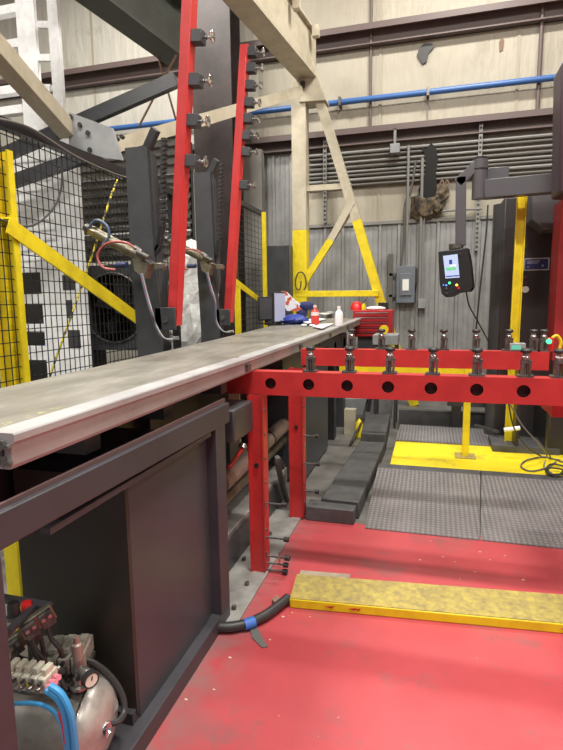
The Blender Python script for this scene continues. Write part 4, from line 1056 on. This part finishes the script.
MB().bar(a, (px(575,186,Y=YQ).x,YQ,a.z+.02), .12, .16).build('boom', grey_tube, t, bevel=.006)
a, b_ = px(486,169,Y=YQ+.1), px(508,182,Y=YQ+.1)
MB().box(a.x,b_.x,YQ+.05,YQ+.17,b_.z,a.z).build('cable_box', grey_tube, t, bevel=.006)
tag(MB().tube([px(466,290,Y=YH+.1),px(469,305,Y=YH+.3),px(478,322,Y=YH+.5),px(490,345,Y=YH+.6),px(500,372,Y=YH+.6)], .007).build('hanging_cable', black), 'black cable trailing from the bottom of the control panel down to the right', 'cable')

# machine cabinet at right
YM = 5.9
a, b_ = px(504,203,Y=YM), px(640,203,Y=YM)
t = thing('machine_cabinet', 'tall dark machine cabinet at the right edge with a navy sign', 'cabinet', ((a.x+b_.x)/2,YM+.4,0))
MB().box(a.x,b_.x,YM,YM+.9,.0,px(520,196,Y=YM).z).build('body', mat('cabinet_dark', (.035,.03,.033), .38), t, bevel=.02)
MB().cyl((a.x+.0,YM+.10,0),(a.x,YM+.10,px(504,203,Y=YM).z),.09,seg=20).build('rounded_edge', mat('cabinet_edge', (.05,.05,.055), .3), t)
sx0, sx1 = px(524,258,Y=YM).x, px(549.5,258,Y=YM).x; sz0, sz1 = px(536,270.5,Y=YM).z, px(536,258,Y=YM).z
sg = MB().box(sx0,sx1,YM-.012,YM,sz0,sz1).build('sign', mat('sign_border', (.45,.45,.48), .4), t)
MB().box(sx0+.012,sx1-.012,YM-.015,YM-.012,sz0+.012,sz1-.012).build('sign_face', sign_m, sg)
let = mat('sign_letter', (.28,.29,.42), .5)
for (f0_,f1_2,zz) in ((.12,.62,.74),(.12,.56,.60),(.12,.22,.28)):
    MB().box(sx0+(sx1-sx0)*f0_,sx0+(sx1-sx0)*f1_2,YM-.017,YM-.015,sz0+(sz1-sz0)*zz-.006,sz0+(sz1-sz0)*zz+.006).build('sign_line', let, sg)
MB().cyl((sx0+(sx1-sx0)*.74,YM-.017,sz0+.045),(sx0+(sx1-sx0)*.74,YM-.015,sz0+.045),.012,seg=12).build('sign_mark', let, sg)
q = px(525,289.5,Y=YM); MB().cyl(q, q+V((0,-.03,0)), .033, seg=20).build('round_button', white_pl, t)
for yv in (277,283): q = px(526,yv,Y=YM); MB().cyl(q, q+V((0,-.02,0)), .016, seg=12).build('pilot_light', mat('dull_red_lens', (.12,.03,.03), .3), t)
for (x_,y_) in ((554,275),(554,298)): q = px(x_,y_,Y=YM); MB().cyl(q, q+V((0,-.01,0)), .01, seg=8).build('screw', steel, t)
a, b_ = px(533,190,Y=5.6), px(590,228,Y=5.6)
MB().prism([(a.x,5.6,a.z),(b_.x,5.6,a.z),(b_.x,5.6,b_.z),(a.x+.12,5.6,b_.z),(a.x,5.6,b_.z+.1)], (0,.3,0)).build('guard_box', grey_tube, t, bevel=.01)
# tall dark slanted tube, red column
a, b_ = px(555,60,Y=4.6), px(553,184,Y=4.6)
mb = MB(); mb.prism([px(x,y,Y=4.6) for x,y in ((562,62),(567,56),(610,40),(610,196),(559,193))], (0,.3,0))
mb.build('upper_cover', mat('dark_violet_cover', (.055,.035,.045), .35), t, bevel=.02)
xr_ = px(557,280,Y=5.2)
MB().box(xr_.x,xr_.x+.4,5.2,5.5,1.0,px(557,200,Y=5.2).z).build('red_column', mat('shaded_red_enamel', (.30,.02,.022), .4), t)  # the column's shade is put into this darker red
TM = t
# yellow upright
YU = 5.5
a, b_ = px(517.5,200,Y=YU), px(524.5,200,Y=YU); bb = px(510.5,320,Y=YU)
t = thing('yellow_post', 'tall yellow channel post standing in front of the dark machine cabinet', 'post', (bb.x,YU,0))
zt_ = px(520,197,Y=YU).z
xm_, wq = (a.x+px(512,330,Y=YU).x)/2, .075
MB().bar(V((px(509,430,Y=YU).x,YU,.0)), V((a.x+.035,YU,zt_)), .012, wq, up=(1,0,0)).build('web', yellow, t)
for s_ in (-1,1): MB().bar(V((px(509,430,Y=YU).x+s_*wq/2,YU-.02,.0)), V((a.x+.035+s_*wq/2,YU-.02,zt_)), .045, .01, up=(1,0,0)).build('flange', yellow, t)
# button station with green light on the rear beam
a = px(517,345,Y=YB2+.03)
t = thing('button_station', 'small grey box with a teal display standing on the rear red beam', 'control box', (a.x,YB2+.04,zt2))
MB().box(a.x-.045,a.x+.05,YB2+.01,YB2+.08,zt2,a.z+.012).build('box', lightgrey, t, bevel=.004)
MB().box(a.x-.035,a.x+.02,YB2+.004,YB2+.01,zt2+.012,a.z+.0).build('display', mat('teal_display', (.1,.4,.3), .3, emit=(.1,.5,.35), estr=.5), t)
a = px(544.5,341,Y=YB2+.045)
t = thing('signal_lamp', 'round green signal lamp on a red box at the end of the rear beam', 'lamp', (a.x+.03,YB2+.05,zt2))
MB().box(a.x+.015,a.x+.05,YB2+.03,YB2+.08,zt2,a.z+.02).build('box', red_pl, t, bevel=.004)
q = V((a.x+.02,YB2+.03,a.z)); MB().cyl(q, q+V((0,-.02,0)), .016, seg=16).build('lens', led_g, t)
tag(MB().tube([px(552,338,Y=3.9),px(557,336,Y=3.9),px(561,342,Y=3.9),px(560,352,Y=3.9),px(570,356,Y=3.9)], .011).build('coiled_hose', yellow), 'short yellow hose curl beside the green signal lamp', 'hose')

# machine base in the shadow under the beams, right
t = TM
MB().box(px(545,440,Y=5.3).x,2.2,5.3,6.0,ZP,.62).build('pedestal', blackm, t, bevel=.01)
a = px(496,455,Z=ZP); MB().box(a.x-.02,px(560,460,Y=5.25).x,5.28,5.7,ZP,ZP+.06).build('foot_bar', block_m, t)
a = px(516,445,Y=5.3); MB().box(a.x-.01,a.x+.02,5.3,5.5,ZP+.06,1.0).build('leg', blackm, t)
MB().box(.2,2.2,6.2,6.5,.35,.62).build('cross_beam', char, t); MB().box(.25,.35,6.2,6.4,ZP,.35).build('leg', blackm, t)
MB().bar(px(499,432,Y=5.6), px(475,425,Y=5.9), .02, .025).build('strut', steel_d, t)
q0, q1 = px(504,430,Y=5.15), px(520,428,Y=5.15)
tag(MB().cyl(q0, q1, .02, seg=12).build('white_tag_roll', paper), 'small white tube hanging at the foot of the yellow channel post', 'tube')
# cables on the platform
def coil(lab, L, Yz, r_=.007, m_=black):
    tag(MB().tube([px(x,y,Z=z_) if Y_ is None else px(x,y,Y=Y_) for x,y,z_,Y_ in L], r_).build('loose_cable', m_), lab, 'cable')
coil('grey cable dropping from the front beam to the coil on the platform', [(508,400,0,4.4),(522,425,0,4.6),(538,443,0,4.8),(547,456,ZP+.01,None),(544,466,ZP+.01,None),(553,474,ZP+.01,None)], 0, .006, conduit_m)
coil('thin black cable dropping from the front beam left of the grey cable', [(508,400,0,4.5),(514,428,0,4.7),(526,446,0,4.85),(541,456,ZP+.01,None),(560,460,ZP+.01,None)], 0, .006)
coil('wide loop of cable lying on the yellow platform', [(563,462,ZP+.01,None),(545,457,ZP+.01,None),(527,460,ZP+.01,None),(521,466,ZP+.01,None),(530,471,ZP+.01,None),(546,468,ZP+.01,None),(556,462,ZP+.01,None)], 0, .007, conduit_d)
coil('black tangle of cable at the right end of the yellow platform', [(570,468,ZP+.01,None),(552,464,ZP+.02,None),(546,471,ZP+.01,None),(556,476,ZP+.02,None),(563,470,ZP+.03,None),(550,468,ZP+.03,None),(548,474,ZP+.02,None),(566,474,ZP+.02,None)], 0, .008)
coil('dark cable hanging straight down under the right end of the front beam', [(550,400,0,4.3),(550,425,0,4.5),(546,445,0,4.7),(551,458,ZP+.01,None)], 0, .006)

# =============================================================== TABLE CLUTTER
def zt(y): return ztab(y)
# monitors
def monitor(lab, xc0, Ym, w, h_, rz, mscreen, tilt=0, zoff=.06):
    z0 = zt(Ym); t = thing('monitor', lab, 'monitor', (xc0,Ym,z0))
    rot = Matrix.Rotation(rz,3,'Z') @ Matrix.Rotation(tilt,3,'X')
    c = V((xc0,Ym,z0+zoff+h_/2))
    MB().cbox(c, (w,.03,h_), rot).build('housing', blackm, t, bevel=.006)
    MB().cbox(c+rot @ V((0,-.017,0)), (w-.03,.004,h_-.03), rot).build('screen', mscreen, t)
    MB().cbox((xc0,Ym+.02,z0+zoff/2+.005), (.05,.03,zoff+.04)).build('stand', blackm, t)
    MB().cbox((xc0,Ym,z0+.006), (.18,.14,.012)).build('foot', blackm, t)
YM2 = 5.75
monitor('monitor with its lit bluish screen turned to the side at the table end', px(278.5,300,Y=YM2).x, YM2, .34, .34, R(84), mon_m, zoff=.03)
monitor('dark blank monitor to the left of the lit one at the table end', px(266,300,Y=6.0).x, 6.0, .22, .28, R(45), mat('blank_screen', (.07,.07,.075), .4), zoff=.04)
# magazine & blue bag
z5 = zt(5.9)
a = px(296,312,Y=5.95)
t = thing('blue_bag', 'crumpled royal blue bag lying beside the lit monitor', 'bag', (a.x,5.95,z5))
mb = MB(); mb.sphere((a.x-.02,5.95,z5+.045), .16, (1.05,.9,.36), 18, 10)
for v in mb.bm.verts:
    v.co += V((random.uniform(-.012,.012),random.uniform(-.012,.012),random.uniform(-.012,.015))); v.co.z = max(v.co.z, z5)
mb.build('bag', mat('navy_blue_bag', (.02,.045,.28), .5), t)
mag = mat('magazine_print', (.75,.76,.80), .4, col2=(.55,.10,.06), scale=14, detail=2, lo=.52, hi=.56)
mb = MB(); YG = 6.15
mb.prism([px(x,y,Y=YG) for x,y in ((281,291),(286,292),(295,301),(304,306),(301,311),(287,311),(283,304))], (0,.05,0))
t = tag(mb.build('magazine', mag, smooth=False), 'open colour printed leaflet standing propped behind the blue bag', 'leaflet')
mb = MB().sphere(px(306,306,Y=6.2), .075, (1.5,.9,.75)); mb.sphere(px(302,313,Y=6.2), .07, (1,.9,1))
tag(mb.build('navy_cap', mat('navy_cloth', (.02,.025,.10), .8, bump=.6, bscale=25)), 'dark navy cloth cap right of the printed leaflet', 'cap')
def bottle(lab, x, Yv, body, s, cap, lbl=None, nm='bottle'):
    c = px(x,300,Y=Yv); z0 = zt(Yv); t = thing(nm, lab, 'bottle', (c.x,Yv,z0))
    prof = [(0,.03),(.004,.036),(.10,.036),(.125,.030),(.145,.014),(.155,.013)]
    MB().lathe((c.x,Yv,z0),(0,0,1),[(h_*s,r_*s) for h_,r_ in prof]+[(.155*s,0)],seg=20).build('body', body, t)
    MB().lathe((c.x,Yv,z0+.155*s),(0,0,1),[(0,.017*s),(.022*s,.015*s),(.022*s,0)],seg=14).build('cap', cap, t)
    if lbl: MB().lathe((c.x,Yv,z0+.085*s),(0,0,1),[(0,.037*s),(.03*s,.037*s)],seg=20).build('label_band', lbl, t)
YBt = 5.55
bottle('larger white plastic bottle at the front right corner of the table end', 339, YBt, bottle_m, 1.2, white_pl)
bottle('red drink bottle with pale top in the middle of the table end', 315, 5.75, mat('red_drink', (.60,.06,.05), .25), 1.25, mat('pale_pink', (.70,.50,.48), .4), mat('pale_label', (.72,.62,.60), .5))
# papers
def sheet(lab, P, h_=.006, m_=paper, nm='paper_sheet'):
    q = [px(x,y,Z=1.303) for x,y in P]
    zz = min(zt(v.y) for v in q)
    zz = max(zt(v.y) for v in q)
    tag(MB().prism([V((v.x,v.y,zz)) for v in q], (0,0,h_)).build(nm, m_), lab, 'paper')
sheet('stack of white papers under the blue bag, left', ((281,321.5),(296,319),(309,316.5),(300,323)), .012)
sheet('white paper strip lying between the red bottle and white bottle', ((300,322.5),(318,319.5),(326,320.5),(308,325)), .010)
sheet('small paper sheet beside the white bottle near the table edge', ((312,326),(322,323.5),(334,323),(322,328)), .006, mat('pinkish_paper', (.72,.64,.68), .7))
sheet('folded white paper right of the red bottle', ((318,318),(330,315.5),(336,316.5),(325,319.5)), .014)
for k,(x_,Yv) in enumerate(((304,5.5),(312,5.45),(322,5.3))):
    c = px(x_,323,Y=Yv); z0 = zt(Yv)
    tag(MB().sphere((c.x,Yv,z0+.014), .028, (1.2,.9,.5)).build('crumpled_wipe', paper), ('crumpled white wipe in front of the papers, left','crumpled white wipe under the red bottle','crumpled white wipe nearest the white bottle')[k], 'wipe')

# tool chest beyond the table on a stand
YX = 7.3
a, b_ = px(353,312,Y=YX), px(392,330,Y=YX)
z0 = px(370,337,Y=YX).z; z1 = px(370,310,Y=YX).z
t = thing('tool_chest', 'red tool chest with silver drawer edges beyond the far end of the table', 'tool chest', ((a.x+b_.x)/2,YX+.2,0))
MB().box(a.x,b_.x,YX,YX+.45,z0,z1).build('body', mat('chest_red', (.42,.02,.025), .35), t, bevel=.008)
nd = 5; hh = (z1-z0-.03)/nd
for k in range(nd):
    dr = MB().box(a.x+.03,b_.x-.05,YX-.012,YX,z0+.015+k*hh,z0+.01+(k+1)*hh-.012).build('drawer', mat('chest_red', (.42,.02,.025), .35), t)
    MB().box(a.x+.03,b_.x-.05,YX-.022,YX-.012,z0+(k+1)*hh-.014,z0+(k+1)*hh-.002).build('drawer_pull', chrome, dr)
MB().box(a.x+.06,b_.x-.06,YX+.05,YX+.4,0,z0).build('stand', char, t)
c = V((a.x-.1,YX+.1,z1-.02))
MB2 = MB().lathe((a.x+.03,YX+.15,z1),(0,0,1),[(0,.09),(.06,.085),(.11,.05),(.12,0)],seg=18)
tag(MB2.build('red_hard_hat', red_pl), 'round red cap shaped cover on the left end of the tool chest', 'cap')
t = thing('spray_bottle', 'small yellow spray bottle on top of the red tool chest', 'bottle', (a.x+.14,YX+.06,z1))
MB().lathe((a.x+.14,YX+.06,z1),(0,0,1),[(0,.03),(.06,.03),(.09,.015),(.10,.014),(.10,0)]).build('body', yellow, t)
MB().bar((a.x+.12,YX+.06,z1+.10),(a.x+.19,YX+.02,z1+.14),.02,.02).build('spray_head', steel, t)
mb = MB().sphere((a.x+.30,YX+.12,z1+.02), .09, (1.6,.8,.35))
for v in mb.bm.verts: v.co.z = max(v.co.z, z1)
tag(mb.build('white_rag', paper), 'crumpled white rag on the middle of the tool chest', 'rag')
tag(MB().box(b_.x-.2,b_.x-.07,YX+.1,YX+.25,z1,z1+.1).build('dark_box', blackm, bevel=.005), 'small dark box on the right end of the tool chest', 'box')
# stack of grey blocks behind the rear beam
a = px(381,336,Y=6.4); b_ = px(398,336,Y=6.4)
t = thing('pallet_table', 'small grey cart behind the rear beam in front of the tool chest', 'cart', ((a.x+b_.x)/2,6.5,0))
MB().box(a.x-.1,b_.x,6.4,6.8,px(385,345,Y=6.4).z,px(385,335,Y=6.4).z).build('top', lightgrey, t, bevel=.005)
for x_ in (a.x-.08,b_.x-.04):
    for y_ in (6.42,6.75): MB().box(x_,x_+.03,y_,y_+.03,0,px(385,345,Y=6.4).z).build('leg', char, t)
q = px(384,330,Y=6.5)
tp = MB().lathe((q.x,6.46,px(385,335,Y=6.4).z+.06),(0,1,0),[(0,.05),(.0,.055),(.045,.055),(.045,0)],seg=22)
tag(tp.build('tape_measure', yellow), 'round yellow tape measure on the small grey cart', 'tape measure')
# grey sloped panel behind the duct
tag(MB().prism([px(x,y,Y=6.6) for x,y in ((344,399),(368,399),(364,414),(344,416))], (0,.3,0)).build('tilted_panel', lightgrey), 'pale slanted sheet leaning on the floor between the table and the duct', 'panel')
tag(MB().prism([px(x,y,Y=6.9) for x,y in ((372,399),(392,399),(391,419),(369,418.5))], (0,.2,0)).build('concrete_block', concrete), 'grey concrete block on the floor beyond the far duct section', 'block')
a = px(352,436,Z=0)
tag(MB().box(a.x-.1,a.x+.03,6.0,6.1,0,.3).build('foam_block', beige), 'small beige block standing beside the table leg', 'block')
mb = MB().lathe((px(357,432,Z=.1).x,5.9,.0),(0,.2,1),[(0,.05),(.16,.045),(.2,.02),(.22,0)],seg=14)
tag(mb.build('yellow_canister', yellow), 'small yellow canister on the floor beside the duct', 'canister')
tag(MB().tube([px(350,445,Z=.02),px(356,432,Z=.1),px(362,421,Z=.18),px(366,405,Y=6.5),px(368,399,Y=6.5)], .012).build('loose_cable', black), 'black cable rising past the yellow canister', 'cable')

# =============================================================== CAMERA, LIGHT
cam = bpy.data.cameras.new('camera'); co = bpy.data.objects.new('camera', cam); COL.objects.link(co)
cam.sensor_fit = 'VERTICAL'; cam.sensor_height = 24; cam.lens = F/750*24
# camera axes in world: right = cam x, up = -cam y, back = -cam z
rt = V((xc.x, yc.x, zc.x)); dn = V((xc.y, yc.y, zc.y)); fw = V((xc.z, yc.z, zc.z))
Mx = Matrix((rt, -dn, -fw)).transposed().to_4x4(); Mx.translation = V((0,0,H))
co.matrix_world = Mx; cam.clip_start = .02
S.camera = co
w = bpy.data.worlds.new('world'); S.world = w; w.use_nodes = True
w.node_tree.nodes['Background'].inputs[0].default_value = (.93,.96,1,1); w.node_tree.nodes['Background'].inputs[1].default_value = .27
def area(x, y, z, sx, sy, e_, col=(1,.96,.88), rot=(0,0,0)):
    L = bpy.data.lights.new('high_bay', 'AREA'); L.shape = 'RECTANGLE'; L.size = sx; L.size_y = sy; L.energy = e_; L.color = col
    o = bpy.data.objects.new('high_bay', L); COL.objects.link(o); o.location = (x,y,z); o.rotation_euler = rot
for (x_, y_, e_) in ((.6,1.5,480),(.6,6.6,300),(.6,-3.0,300),(-4.2,1.5,420),(-4.2,6.4,330),(-4.2,-3.0,200),(5.,1.5,250)): area(x_, y_, 7.6, 1.6, .35, e_)
vs_ = S.view_settings; vs_.view_transform = 'Standard'; vs_.look = 'None'; vs_.exposure = 0.; vs_.gamma = 1; vs_.use_curve_mapping = False

GR = {'raised_arm':'raised red arms','pivot_bracket':'pivot brackets behind the table','air_cylinder':'air cylinders on the pivot brackets','cable_chain':'cable chains beside the red arms',
      'hose_bundle':'hose bundles at the table back edge','tread_ramp':'diamond tread ramps','red_post':'red posts under the beams','cross_beam':'red cross beams','monitor':'monitors on the table end',
      'air_hose':'hoses around the air tank','crumpled_wipe':'crumpled wipes on the table end','paper_sheet':'papers on the table end','mesh_fence':'mesh fence panels','loose_cable':'loose cables under the beams',
      'storage_bin':'blue bins in the white gantry','tie_rod':'thin tie rods under the roof beam','strut_channel':'slotted strut channels on the wall','connector_bank':'plug connector banks','valve_manifold':'valve blocks above the tank'}
for o in bpy.data.objects:
    k = o.name.split('.')[0]
    if o.parent is None and k in GR and 'label' in o and 'group' not in o: o['group'] = GR[k]
